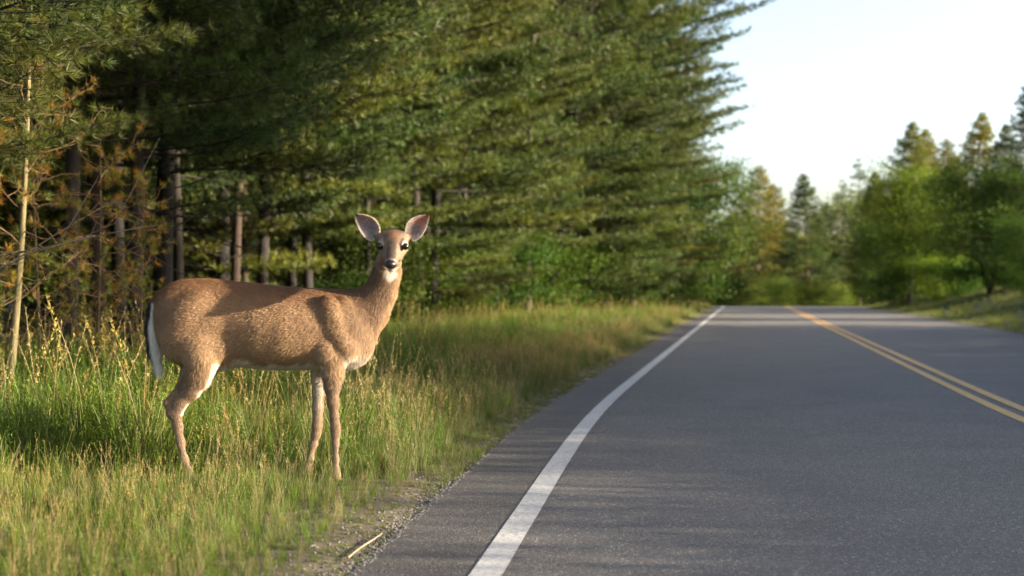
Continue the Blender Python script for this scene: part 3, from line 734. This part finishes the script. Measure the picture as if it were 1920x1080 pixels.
# torso: top, bottom and half width at stations along the body
st = np.array([(289, 566, 596, .03), (296, 548, 632, .075), (306, 537, 654, .10), (322, 527.5, 678, .12), (342, 521.5, 690, .128), (362, 519.5, 697, .13), (390, 519.5, 700, .13), (420, 522, 697, .132),
               (450, 526, 689, .138), (490, 530.5, 694, .152), (540, 536, 695, .155), (585, 538.5, 695, .142), (620, 540, 696, .128), (650, 541, 694, .115), (674, 545, 686, .10), (688, 560, 674, .080), (696, 585, 652, .05), (702, 600, 635, .02)])
sx = (st[:, 0]-960)*DY/FPX-DX; szt = CAM_H-(st[:, 1]-540)*DY/FPX; szb = CAM_H-(st[:, 2]-540)*DY/FPX
szc = (szt+szb)/2; szh = (szt-szb)/2
sl = region([sx[0]-.04, -.24, .5], [sx[-1]+.04, .24, 1.1]); X, Y, Z = coords(sl)
def ipl(v):                                                   # smooth interpolation along the body
    xs = np.linspace(sx[0], sx[-1], 160); y = np.interp(xs, sx, v)
    for _ in range(6): y[1:-1] = (y[:-2]+2*y[1:-1]+y[2:])/4
    return np.interp(X, xs, y)
zc, zh, yw = ipl(szc), ipl(szh), ipl(st[:, 3])
qy = np.abs(Y/yw); qz = (Z-zc)/zh
# cross-section a little egg shaped: narrower at the spine
qq = (np.abs(qy*(1+.16*np.clip(qz, 0, 1)))**2.1 + np.abs(qz)**2.2)**(1/2.15)
d = (qq-1)*np.minimum(yw, zh)*.95
d = np.maximum(d, np.maximum(sx[0]-X, X-sx[-1]))
put(sl, d, .02)
# neck and brisket
chain([(dp(660, 610), .125), (dp(692, 580, .0), .100), (dp(715, 546, -.015), .073), (dp(725, 512, -.03), .062), (dp(732, 478, -.045), .058)], .04, .72)
rcone(dp(650, 640), dp(663, 652, -.0), .098, .070, .05, .8)
rcone(dp(690, 605), dp(678, 652), .05, .035, .05, .8)
# shoulder, haunch and flank muscles
for s in (-1, 1):
    A = math.radians(18); axs = [(math.cos(A), 0, math.sin(A)), (0, 1, 0), (-math.sin(A), 0, math.cos(A))]
    ell(dp(628, 605, s*.095), (.062, .042, .150), axs, .022)
    ell(dp(614, 662, s*.090), (.060, .050, .075), None, .022)
    ell(dp(650, 652, s*.080), (.060, .050, .070), None, .025)
    ell(dp(655, 600, s*.075), (.045, .035, .110), axs, .03)
    A = math.radians(-28); axs = [(math.cos(A), 0, math.sin(A)), (0, 1, 0), (-math.sin(A), 0, math.cos(A))]
    ell(dp(352, 612, s*.078), (.105, .072, .18), axs, .045)
    ell(dp(390, 618, s*.085), (.078, .052, .140), axs, .035)
    ell(dp(402, 655, s*.090), (.072, .045, .090), axs, .025)
# near hind leg
yh = -.105
chain([(dp(372, 650, yh+.02), 0.1022), (dp(376, 680, yh), 0.0802), (dp(371, 707, yh), 0.0605), (dp(359, 732, yh), 0.0466), (dp(336, 757, yh), 0.0376), (dp(329, 776, yh), 0.0343), (dp(333, 800, yh), 0.0278),
       (dp(338, 828, yh), 0.0237), (dp(346, 862, yh), 0.0217), (dp(353, 884, yh), 0.0221), (dp(357, 894, yh), 0.0237), (dp(365, 908, yh), 0.0180)], .022, .72)
rcone(dp(349, 708, yh), dp(313, 752, yh), .013, .018, .025); rcone(dp(313, 757, yh), dp(319, 775, yh), .020, .022, .02)
rcone(dp(365, 904, yh), dp(372, 912, yh), .022, .024, .01)
# far hind leg (almost hidden)
yf = .105; o_ = -8
chain([(dp(372+o_, 650, yf-.02), 0.0981), (dp(376+o_, 680, yf), 0.0736), (dp(368+o_, 704, yf), 0.0572), (dp(358+o_, 728, yf), 0.0449), (dp(342+o_, 752, yf), 0.0360), (dp(338+o_, 772, yf), 0.0311), (dp(342+o_, 800, yf), 0.0254),
       (dp(347+o_, 828, yf), 0.0221), (dp(354+o_, 862, yf), 0.0205), (dp(360+o_, 884, yf), 0.0229), (dp(366+o_, 898, yf), 0.0196)], .022, .72)
rcone(dp(366+o_, 896, yf), dp(372+o_, 902, yf), .022, .024, .01)
# near fore leg
yn = -.085
chain([(dp(628, 672, yn+.01), 0.0696), (dp(624, 700, yn), 0.0540), (dp(623, 728, yn), 0.0400), (dp(624.5, 756, yn), 0.0319), (dp(627, 782, yn), 0.0258), (dp(629, 801, yn), 0.0274), (dp(629, 814, yn), 0.0254),
       (dp(629, 832, yn), 0.0209), (dp(629.5, 862, yn), 0.0192), (dp(629.5, 880, yn), 0.0205), (dp(630, 890, yn), 0.0233), (dp(633, 902, yn), 0.0205)], .018, .8)
rcone(dp(634, 903, yn), dp(640, 912, yn), .024, .026, .01)
# far fore leg
yo = .085
chain([(dp(606, 680, yo-.01), 0.0614), (dp(602, 705, yo), 0.0425), (dp(598, 735, yo), 0.0360), (dp(596.5, 765, yo), 0.0303), (dp(596, 785, yo), 0.0278), (dp(595, 800, yo), 0.0287), (dp(593, 814, yo), 0.0254),
       (dp(588, 834, yo), 0.0217), (dp(582, 860, yo), 0.0200), (dp(578, 876, yo), 0.0212), (dp(575, 886, yo), 0.0237), (dp(576, 896, yo), 0.0205)], .018, .8)
rcone(dp(577, 896, yo), dp(582, 903, yo), .024, .026, .01)
# tail stock
chain([(dp(300, 556), .035), (dp(288, 575), .032), (dp(285, 610), .036), (dp(289, 650), .034), (dp(296, 685), .018), (dp(299, 704), .006)], .02, .7)
# head
TH = math.radians(33); hf = np.array([.0, -math.cos(TH), -math.sin(TH)]); hu = np.array([0, -math.sin(TH), math.cos(TH)]); hs = np.array([1., 0, 0])
HO = dp(736.5, 460.5, -.135)
def hp(f, s, u): return HO + (hf*f + hs*s + hu*u)*1.08
EB = {-1: dp(706, 447, -.098), 1: dp(767, 448, -.098)}; ET = {-1: dp(666, 402, -.10), 1: dp(804, 403, -.09)}
hax = [hs, hf, hu]
ell(hp(-.035, 0, .003), (.070, .075, .056), hax, .02)
ell(hp(-.07, 0, -.02), (.062, .06, .055), hax, .03)
rcone(hp(.0, 0, -.004), hp(.075, 0, -.012), .054, .036, .02)
rcone(hp(.075, 0, -.012), hp(.132, 0, -.018), .036, .028, .015)
rcone(hp(.118, -.012, -.022), hp(.118, .012, -.022), .026, .026, .012)
for s in (-1, 1):
    rcone(hp(-.05, s*.036, -.035), hp(.055, s*.024, -.036), .034, .022, .025)
    ell(hp(.004, s*.052, .010), (.022, .034, .021), hax, .014)
    rcone(hp(-.05, s*.046, .012), EB[s]+(ET[s]-EB[s])*.10+np.array([0, .012, 0]), .030, .015, .022)
    rcone(hp(-.01, s*.050, .024), hp(.028, s*.044, .020), .014, .010, .01)
rcone(hp(.0, 0, -.062), hp(.105, 0, -.052), .03, .017, .02)
rcone(hp(.10, 0, -.052), hp(.128, 0, -.048), .017, .015, .012)
ell(hp(.146, 0, -.014), (.029, .015, .0195), hax, .006)
for s in (-1, 1):
    ell(hp(.160, s*.0165, -.011), (.0062, .010, .0042), hax, .003, sub=True)
    ell(hp(.030, s*.060, .008), (.014, .017, .013), hax, .004, sub=True)
# naive surface nets
def surface_nets(S):
    sg = S < 0
    c = [sg[i:sg.shape[0]-1+i, j:sg.shape[1]-1+j, k:sg.shape[2]-1+k] for i in (0, 1) for j in (0, 1) for k in (0, 1)]
    cnt = sum(x.astype(np.int8) for x in c); act = np.argwhere((cnt > 0) & (cnt < 8))
    idm = np.full(c[0].shape, -1, np.int32); idm[tuple(act.T)] = np.arange(len(act))
    acc = np.zeros((len(act), 3)); num = np.zeros(len(act))
    cor = [(i, j, k) for i in (0, 1) for j in (0, 1) for k in (0, 1)]
    for a in cor:
        for x in range(3):
            if a[x] == 1: continue
            b = list(a); b[x] = 1
            va = S[tuple((act+a).T)]; vb = S[tuple((act+b).T)]
            m = (va < 0) != (vb < 0); t = np.where(m, va/(va-vb+1e-12), 0)
            p = np.array(a)[None]+np.zeros((len(act), 3)); p[:, x] += t
            acc += np.where(m[:, None], p, 0); num += m
    V = (act + acc/num[:, None])*H_ + g0
    Q = []
    for x in range(3):
        y, z = (x+1) % 3, (x+2) % 3
        lo = [slice(0, None)]*3; hi = [slice(0, None)]*3; lo[x] = slice(0, -1); hi[x] = slice(1, None)
        A = sg[tuple(lo)]; B = sg[tuple(hi)]; e = np.argwhere(A != B)
        e = e[(e[:, y] > 0) & (e[:, z] > 0) & (e[:, y] < S.shape[y]-1) & (e[:, z] < S.shape[z]-1)]
        dy = np.zeros(3, int); dy[y] = 1; dz = np.zeros(3, int); dz[z] = 1
        q = [idm[tuple((e-o).T)] for o in (dy+dz, dz, np.zeros(3, int), dy)]
        q = np.stack(q, 1); fl = ~A[tuple(e.T)]; q[fl] = q[fl][:, ::-1]; Q.append(q)
    return V, np.concatenate(Q)
S += .0055
BV, BQ = surface_nets(S)
def smooth_mesh(V, Q, it, lam=.5):
    E = np.concatenate([Q[:, [0, 1]], Q[:, [1, 2]], Q[:, [2, 3]], Q[:, [3, 0]]]); n = len(V)
    deg = np.bincount(E[:, 0], minlength=n)+np.bincount(E[:, 1], minlength=n)
    for _ in range(it):
        A = np.stack([np.bincount(E[:, 0], V[E[:, 1], i], n)+np.bincount(E[:, 1], V[E[:, 0], i], n) for i in range(3)], 1)
        V = V + lam*(A/deg[:, None]-V)
    return V
BV = smooth_mesh(BV, BQ, 2)
def vnormals(V, Q):
    fn = np.cross(V[Q[:, 2]]-V[Q[:, 0]], V[Q[:, 3]]-V[Q[:, 1]]); n = np.zeros_like(V)
    for k in range(4):
        for i in range(3): n[:, i] += np.bincount(Q[:, k], fn[:, i], len(V))
    return norm(n)
BN = vnormals(BV, BQ)

def n3(p, s, sc):                                             # cheap 3-D value noise
    return (fbm(p[:, 0]*sc+p[:, 1]*sc*.7, p[:, 2]*sc-p[:, 1]*sc*.6, s, 3)-.44)*2
def seg_d(p, a, b):
    a = np.asarray(a); b = np.asarray(b); ab = b-a; t = np.clip(((p-a)@ab)/(ab@ab), 0, 1); return np.linalg.norm(p-a-t[:, None]*ab, axis=1)
def lerp(a, b, t): return a + (b-a)*t[:, None]
C_ = lambda r, g, b: np.array([r, g, b])
COAT = C_(.325, .20, .108); BACK = C_(.19, .095, .045); GREY = C_(.245, .16, .10); WHITE = C_(.72, .66, .56); LEG = C_(.25, .165, .10); PALE = C_(.42, .275, .15)
def head_local(p): q = (p-HO)/1.08; return q@hf, q@hs, q@hu
def coat(p, n):
    x, y, z = p.T; w = n3(p, 3, 22); w2 = n3(p, 9, 60)
    top = np.interp(x, sx, szt); bot = np.interp(x, sx, szb); v = (z-bot)/(top-bot+1e-6)
    c = np.tile(COAT, (len(p), 1))
    c = lerp(c, PALE, smooth01((.52-v+.06*w)/.35)*.75)
    c = lerp(c, BACK, smooth01((v-.66+.07*w)/.30)*.85)
    front = smooth01((x-dp(640, 600)[0])/.10); c = lerp(c, GREY, front*.55*smooth01((z-.62)/.1))
    # legs
    lg = smooth01((.60-z+.02*w)/.12); c = lerp(c, LEG, lg); c = lerp(c, C_(.34, .25, .17), smooth01((.34-z)/.2)*.6)
    # belly and inner sides of the legs are white
    belly = smooth01((.115-v+.05*w+.03*w2)/.07)*smooth01((-n[:, 2]-.05)/.4)*(z > .555)*smooth01((x-dp(400, 600)[0])/.05)*(1-smooth01((x-dp(628, 600)[0])/.04))
    c = lerp(c, WHITE*.9, np.clip(belly*1.3, 0, 1))
    near_in = (z < .62)*(z > .36)*smooth01((n[:, 0]-.45)/.4)*(x < dp(450, 600)[0]); c = lerp(c, WHITE, np.clip(near_in, 0, 1)*.95)
    inner = (z < .66)*(z > .1)*smooth01((np.where(y < 0, n[:, 1], -n[:, 1])-.45)/.4)*smooth01((z-.25)/.3); c = lerp(c, WHITE*.9, np.clip(inner, 0, 1)*.7)
    hooves = smooth01((.048-z)/.008); c = lerp(c, C_(.03, .025, .02), hooves)
    # chest: paler band at the front of the neck
    nk = smooth01((x-dp(690, 600)[0])/.05)*(z > .55)*(z < 1.1); c = lerp(c, PALE*1.0, nk*smooth01((n[:, 0]-.35)/.5)*.8)
    c = lerp(c, WHITE*.8, (z < .72)*(x > dp(640, 690)[0])*smooth01((-n[:, 2]-.2)/.5)*.8)
    # head
    f, s, u = head_local(p); hd = smooth01((f+.085)/.05)*(z > .98)*(np.abs(s) < .13)*smooth01((u+.125)/.06)
    face = np.tile(C_(.27, .19, .13), (len(p), 1))
    face = lerp(face, C_(.16, .095, .06), smooth01((u-.030+.006*w)/.02)*smooth01((.03-f)/.03))          # forehead
    face = lerp(face, C_(.28, .14, .07), smooth01((.022-np.abs(s-.012))/.02)*smooth01((u-.03)/.015)*smooth01((.035-f)/.02)*smooth01((f+.05)/.03)*.7)
    face = lerp(face, C_(.09, .065, .05), smooth01((.027-np.abs(s))/.014)*smooth01((f-.0)/.03)*smooth01((u+.01)/.02)*.9)  # dark bridge
    face = lerp(face, C_(.40, .28, .18), smooth01((np.abs(s)-.04)/.015)*smooth01((-u-.0)/.02)*.6)
    for sd in (-1, 1):
        de = np.linalg.norm(np.stack([f-.020, s-sd*.060, u-.008], 1)*[1, 1, 1.05], axis=1)
        face = lerp(face, C_(.40, .33, .27), smooth01((.036-de)/.012)*.65); face = lerp(face, C_(.02, .016, .014), smooth01((.0200-de)/.004))
    face = lerp(face, C_(.50, .42, .34), smooth01((f-.103)/.015)*smooth01((-u+.004)/.02)*.55)
    face = lerp(face, C_(.44, .36, .28), smooth01((f-.118)/.012)*smooth01((np.abs(s)-.018)/.008)*smooth01((u+.035)/.01)*.8)
    face = lerp(face, C_(.035, .028, .025), smooth01((.0035-np.abs(u+.036))/.003)*smooth01((f-.085)/.02)*.8)
    face = lerp(face, WHITE*1.0, smooth01((-u-.042)/.008)*smooth01((f-.03)/.04)*smooth01((.045-np.abs(s))/.015))                     # chin and throat
    face = lerp(face, C_(.05, .04, .035), smooth01((f-.112)/.008)*smooth01((np.abs(s)-.020)/.006)*smooth01((u+.046)/.006)*.8)
    dn = np.linalg.norm(np.stack([(f-.148)/.024, s/.033, (u+.013)/.0235], 1), axis=1); face = lerp(face, C_(.012, .011, .011), smooth01((1.18-dn)/.12))
    c = lerp(c, face, hd)
    thr = smooth01((.045-seg_d(p, dp(737, 505, -.17), dp(735, 512, -.09))+.012*w)/.025); c = lerp(c, WHITE*.95, thr*(1-smooth01((f-.128)/.01))*smooth01((-u-.038)/.01))
    # tail: dark on the outside, white underneath and along the edge toward the body
    td = seg_d(p, dp(287, 585), dp(294, 700)); ax_t = np.interp(z, [dp(0, 704)[2], dp(0, 650)[2], dp(0, 610)[2], dp(0, 560)[2]], [dp(299, 0)[0], dp(288, 0)[0], dp(284, 0)[0], dp(292, 0)[0]])
    tm = (td < .055)*(x < dp(304, 600)[0])*(z < dp(0, 566)[2])*(z > .5); tcol_ = lerp(np.tile(C_(.028, .022, .02), (len(p), 1)), WHITE*1.12, smooth01((x-ax_t+.016)/.012))
    c = np.where((tm > 0)[:, None], tcol_, c)
    # haunch line, ripples of the coat
    c = c*(1+.16*w[:, None]+.12*w2[:, None])
    return np.clip(c, .005, 1)
BC = coat(BV, BN)

# ears: cupped leaf shapes, thick, joined into the body mesh
def ear(B, T, wid, side, flip):
    B = np.asarray(B); T = np.asarray(T); L_ = np.linalg.norm(T-B); d = (T-B)/L_
    nf = norm(np.array([side*.10, -1., .05])); nf = nf - d*(nf@d); nf /= np.linalg.norm(nf); w = np.cross(d, nf)*flip
    nu, nv = 26, 17; u = np.linspace(0, 1, nu); v = np.linspace(-1, 1, nv)
    U, Vv = np.meshgrid(u, v, indexing='ij')
    prof = wid*np.clip(np.sin(np.pi*np.clip(U**.80*.93+.075, 0, 1)), 0, 1)**.72
    cup = .036*(np.sin(np.pi*np.clip(U*.85+.12, 0, 1)))
    skew = .010*np.sin(np.pi*U)
    base = B + d*(U*L_)[..., None] + w*(Vv*prof+skew)[..., None]
    fr = base + nf*(cup*(Vv**2-.75))[..., None]
    th = .0045*(1-np.abs(Vv)**3*.7)*(1-.6*U)
    bk = fr - nf*th[..., None]
    V = np.concatenate([fr.reshape(-1, 3), bk.reshape(-1, 3)]); m = nu*nv
    i, j = np.meshgrid(np.arange(nu-1), np.arange(nv-1), indexing='ij'); a = (i*nv+j).ravel()
    F1 = np.stack([a, a+1, a+nv+1, a+nv], 1); F2 = F1[:, ::-1]+m
    rim = [k for k in range(nv-1)]; Rm = []
    loop = [0*nv+j for j in range(nv)] + [i*nv+nv-1 for i in range(1, nu)] + [(nu-1)*nv+j for j in range(nv-2, -1, -1)] + [i*nv for i in range(nu-2, 0, -1)]
    for p_, q_ in zip(loop, loop[1:]+loop[:1]): Rm.append((q_, p_, p_+m, q_+m))
    e = smooth01((np.abs(Vv)-.80)/.15); e = np.maximum(e, smooth01((U-.90)/.06))
    k_ = 1-smooth01((np.abs(Vv)-.55)/.3)
    inner = C_(.46, .39, .36)*(1-k_[..., None]*.25) + 0; inner = inner + (C_(.62, .24, .16)-inner)*(smooth01((U-.3)/.4)*k_)[..., None]*(.75 if side > 0 else .15)  # right ear reddened, painting in the sun that shines through it
    inner = inner*(1-e[..., None]*.72); tipd = smooth01((U-.86)/.1)[..., None]; inner = inner*(1-.5*tipd)
    inner[(np.abs(Vv) > .97)] = C_(.5, .42, .33)
    bc = np.tile(C_(.16, .10, .06), (m, 1))
    Q = np.concatenate([F1, F2, np.array(Rm)])
    if flip < 0: Q = Q[:, ::-1]
    return V, Q, np.concatenate([inner.reshape(-1, 3), bc]), (fr, nf, w, d, U, Vv, inner)
eL = ear(EB[-1], ET[-1], .049, -1, 1)
eR = ear(EB[1], ET[1], .047, 1, -1)
VV = [BV]; QQ = [BQ]; CC = [BC]; nn = len(BV)
for e in (eL, eR): VV.append(e[0]); QQ.append(e[1]+nn); CC.append(e[2]); nn += len(e[0])
M_hide, nt, b, out = new_mat('deer_hide'); a = N(nt, 'ShaderNodeAttribute', attribute_name='Col')
f = noise_tex(nt, 160, 4, .7); c = mixc(nt, 1.0, a.outputs['Color'], ramp(nt, f, [(.3, (.8, .8, .8)), (.7, (1.15, 1.15, 1.15))]), 'MULTIPLY')
nt.links.new(c, b.inputs['Base Color']); b.inputs['Roughness'].default_value = .75; bump(nt, b, f, .35, .003)
b.inputs['Subsurface Weight'].default_value = .12; b.inputs['Subsurface Radius'].default_value = (1, .35, .2); b.inputs['Subsurface Scale'].default_value = .012
# wet nose leather: smoother where the coat attribute is almost black
lum = N(nt, 'ShaderNodeRGBToBW'); nt.links.new(a.outputs['Color'], lum.inputs[0])
nt.links.new(ramp(nt, lum.outputs[0], [(.014, (.28, .28, .28)), (.03, (.8, .8, .8))]), b.inputs['Roughness'])
deer = bpy.data.objects.new('deer', None); COL.objects.link(deer); deer.location = (DX, DY, 0); deer.empty_display_size = .3
deer['label'] = 'brown white-tailed doe standing in the verge grass, head turned to the camera'; deer['category'] = 'deer'
obj('body', mesh_np('deer_body', np.concatenate(VV), None, np.concatenate(QQ), np.concatenate(CC), True, [M_hide]), deer)
# eyes
M_eye, nt, b, out = new_mat('deer_eye'); b.inputs['Base Color'].default_value = (.012, .007, .005, 1); b.inputs['Roughness'].default_value = .10; b.inputs['Specular IOR Level'].default_value = .35
def ball(r, nu=20, nv=14):
    V = []; Q = []; T = []
    for i in range(nv+1):
        th = math.pi*i/nv
        for j in range(nu): V.append((r*math.sin(th)*math.cos(2*math.pi*j/nu), r*math.sin(th)*math.sin(2*math.pi*j/nu), r*math.cos(th)))
    for i in range(nv):
        for j in range(nu): Q.append((i*nu+j, (i+1)*nu+j, (i+1)*nu+(j+1) % nu, i*nu+(j+1) % nu))
    return mesh_np('eye', V, None, Q, None, True, [M_eye])
em = ball(.0170)
for s in (-1, 1): obj('eye', em, deer, loc=tuple(hp(.022, s*.0575, .008)))

# fur: short hairs lying along the coat
def flow(p, n):
    x, y, z = p.T; k = len(p)
    body = np.tile([-1., 0, -.42], (k, 1)); down = np.tile([-.12, 0, -1.], (k, 1)); nk = np.tile([-.55, .05, -1.], (k, 1))
    t = smooth01((.74-z)/.15)*(1-smooth01((x-dp(420, 600)[0])/.08)*(1-smooth01((x-dp(600, 600)[0])/.05)))
    fl = lerp(body, down[0], t); fl = lerp(fl, down[0], smooth01((dp(345, 600)[0]-x)/.12)*.8)
    t2 = smooth01((x-dp(655, 600)[0])/.08); fl = lerp(fl, nk[0], t2)
    f, s, u = head_local(p); hd = smooth01((f+.07)/.04)*(z > .98)*(u > -.12)
    hfv = -hf + 0*fl; hfv = hfv + hs*(s[:, None]*6); fl = lerp(fl, 0, hd) + hfv*hd[:, None]
    fl = fl - n*(np.sum(fl*n, 1))[:, None]; return norm(fl)
def sample(V, Q, n, wt=None):
    T = np.concatenate([Q[:, [0, 1, 2]], Q[:, [0, 2, 3]]]); A = np.linalg.norm(np.cross(V[T[:, 1]]-V[T[:, 0]], V[T[:, 2]]-V[T[:, 0]]), axis=1)
    if wt is not None: A = A*wt[T[:, 0]]
    cs = np.cumsum(A); i = np.searchsorted(cs, rng.random(n)*cs[-1]); a, b_ = rng.random((2, n)); m = a+b_ > 1; a[m] = 1-a[m]; b_[m] = 1-b_[m]
    t = T[i]; w = np.stack([1-a-b_, a, b_], 1)
    return t, w
fh, sh, uh = head_local(BV); nose = np.linalg.norm(np.stack([(fh-.148)/.026, sh/.035, (uh+.013)/.026], 1), axis=1) < 1.25
eyed = np.minimum(np.linalg.norm(np.stack([fh-.02, sh-.06, uh-.008], 1), axis=1), np.linalg.norm(np.stack([fh-.02, sh+.06, uh-.008], 1), axis=1)) < .023
wt = 1.0 - .999*(nose | eyed | (BV[:, 2] < .03)); wt = wt*(1+2.0*((BV[:, 2] > 1.0) & (BV[:, 0] > dp(690, 0)[0])))
NH = 480000
t, w = sample(BV, BQ, NH, wt)
P = np.einsum('nk,nki->ni', w, BV[t]); Nn = norm(np.einsum('nk,nki->ni', w, BN[t]))
Cc = coat(P, Nn)
F = flow(P, Nn)
F = norm(F + rng.normal(size=F.shape)*.16 + (n3(P, 31, 14)[:, None])*np.cross(Nn, F)*.38)
fx, sxx, ux = head_local(P); hd = (fx > -.09) & (P[:, 2] > .98) & (ux > -.13)
ln = np.where(hd, .007, np.where(P[:, 2] < .5, .008, .017)); ln = ln + .006*smooth01((.10-(P[:, 2]-np.interp(P[:, 0], sx, szb))/.4)/.1)*(~hd)*(P[:, 2] > .5)
tail = (P[:, 0] < dp(302, 0)[0]) & (P[:, 2] < dp(0, 570)[2]) & (P[:, 2] > .52) & (seg_d(P, dp(287, 580), dp(294, 700)) < .055)
ln = np.where(tail, .042, ln)
F = np.where(tail[:, None], norm(np.array([.10, 0, -1.]) + rng.normal(size=F.shape)*.10), F)
throat = hd & (ux < -.045) | ((P[:, 2] > .93) & (P[:, 0] > dp(700, 0)[0]) & (P[:, 1] < -.07) & ~hd)
ln = np.where(throat, .018, ln)
ln = ln*rng.uniform(.55, 1.25, NH)
lift = np.where(hd, .17, .23)*rng.uniform(.4, 1.6, NH)
wd = np.where(hd, .0009, .0013)[:, None]*rng.uniform(.7, 1.3, (NH, 1))
side = norm(np.cross(Nn, F) + Nn*rng.normal(size=(NH, 1))*.28)*wd
tip = P + (F + Nn*lift[:, None])*ln[:, None] - np.array([0, 0, 1])*(ln*.06)[:, None]
rootp = P - Nn*.001
mid = P + (F*.5 + Nn*lift[:, None]*.62)*ln[:, None]
FV = np.stack([rootp-side*.5, rootp+side*.5, mid+side*.45, tip, mid-side*.45], 1).reshape(-1, 3)
k = np.arange(NH)[:, None]*5
hv = rng.normal(size=(NH, 1))*.14; agouti = (n3(P*[.35, 1, 1.3], 41, 70)[:, None])*.14
Cr = Cc*(1+hv+agouti)*.82; Ct = Cc*(1.06+hv*1.2+agouti)
dark = (rng.random((NH, 1)) < .10)*(~hd)[:, None]*(Cc.sum(1) < 1.4)[:, None]; Ct = np.where(dark, Ct*.5, Ct); Ct = np.clip(Ct, .005, .95); Cr = np.clip(Cr, .005, .95)
FC = np.stack([Cr, Cr, (Cr+Ct)/2, Ct, (Cr+Ct)/2], 1).reshape(-1, 3)
M_fur, nt, b, out = new_mat('deer_fur'); a = N(nt, 'ShaderNodeAttribute', attribute_name='Col'); nt.links.new(a.outputs['Color'], b.inputs['Base Color']); b.inputs['Roughness'].default_value = .55
b.inputs['Specular IOR Level'].default_value = .25
tr = N(nt, 'ShaderNodeBsdfTranslucent'); nt.links.new(a.outputs['Color'], tr.inputs[0]); mx = N(nt, 'ShaderNodeMixShader'); mx.inputs[0].default_value = .30
nt.links.new(b.outputs[0], mx.inputs[1]); nt.links.new(tr.outputs[0], mx.inputs[2]); nt.links.new(mx.outputs[0], out.inputs[0])
T3 = np.concatenate([k+[2, 3, 4]]); Q4 = k+[0, 1, 2, 4]
fur = obj('fur', mesh_np('deer_fur', FV, T3, Q4, FC, False, [M_fur]), deer)
# pale hairs inside the ears
eV = []; eC = []
for (fr, nf, w_, d_, U, Vv, inn) in (eL[3], eR[3]):
    m = 5200; i = rng.integers(1, 24, m); j = rng.integers(0, 17, m)
    base = fr[i, j] + rng.normal(size=(m, 3))*.002; vs_ = Vv[i, j]
    dr = norm(d_*.7 + w_*(-np.sign(vs_)*.8*np.abs(vs_))[:, None] + nf*.35 + rng.normal(size=(m, 3))*.3); l = np.where(np.abs(vs_) > .85, .007, .016)*(1.15-U[i, j])*rng.uniform(.6, 1.3, m)
    sd = norm(np.cross(dr, nf))*.0007
    cc = inn[i, j]*rng.uniform(.8, 1.3, (m, 1)) + (np.array([.30, .27, .24]))*((rng.random((m, 1)) < .35) & (U[i, j][:, None] < .7) & (vs_[:, None] < 0.6))
    eV.append(np.stack([base-sd, base+sd, base+dr*l[:, None]], 1).reshape(-1, 3)); eC.append(np.repeat(np.clip(cc, 0, .85), 3, 0))
eV = np.concatenate(eV); eC = np.concatenate(eC)
obj('ear_hair', mesh_np('ear_hair', eV, np.arange(len(eV)).reshape(-1, 3), None, eC, False, [M_fur]), deer)
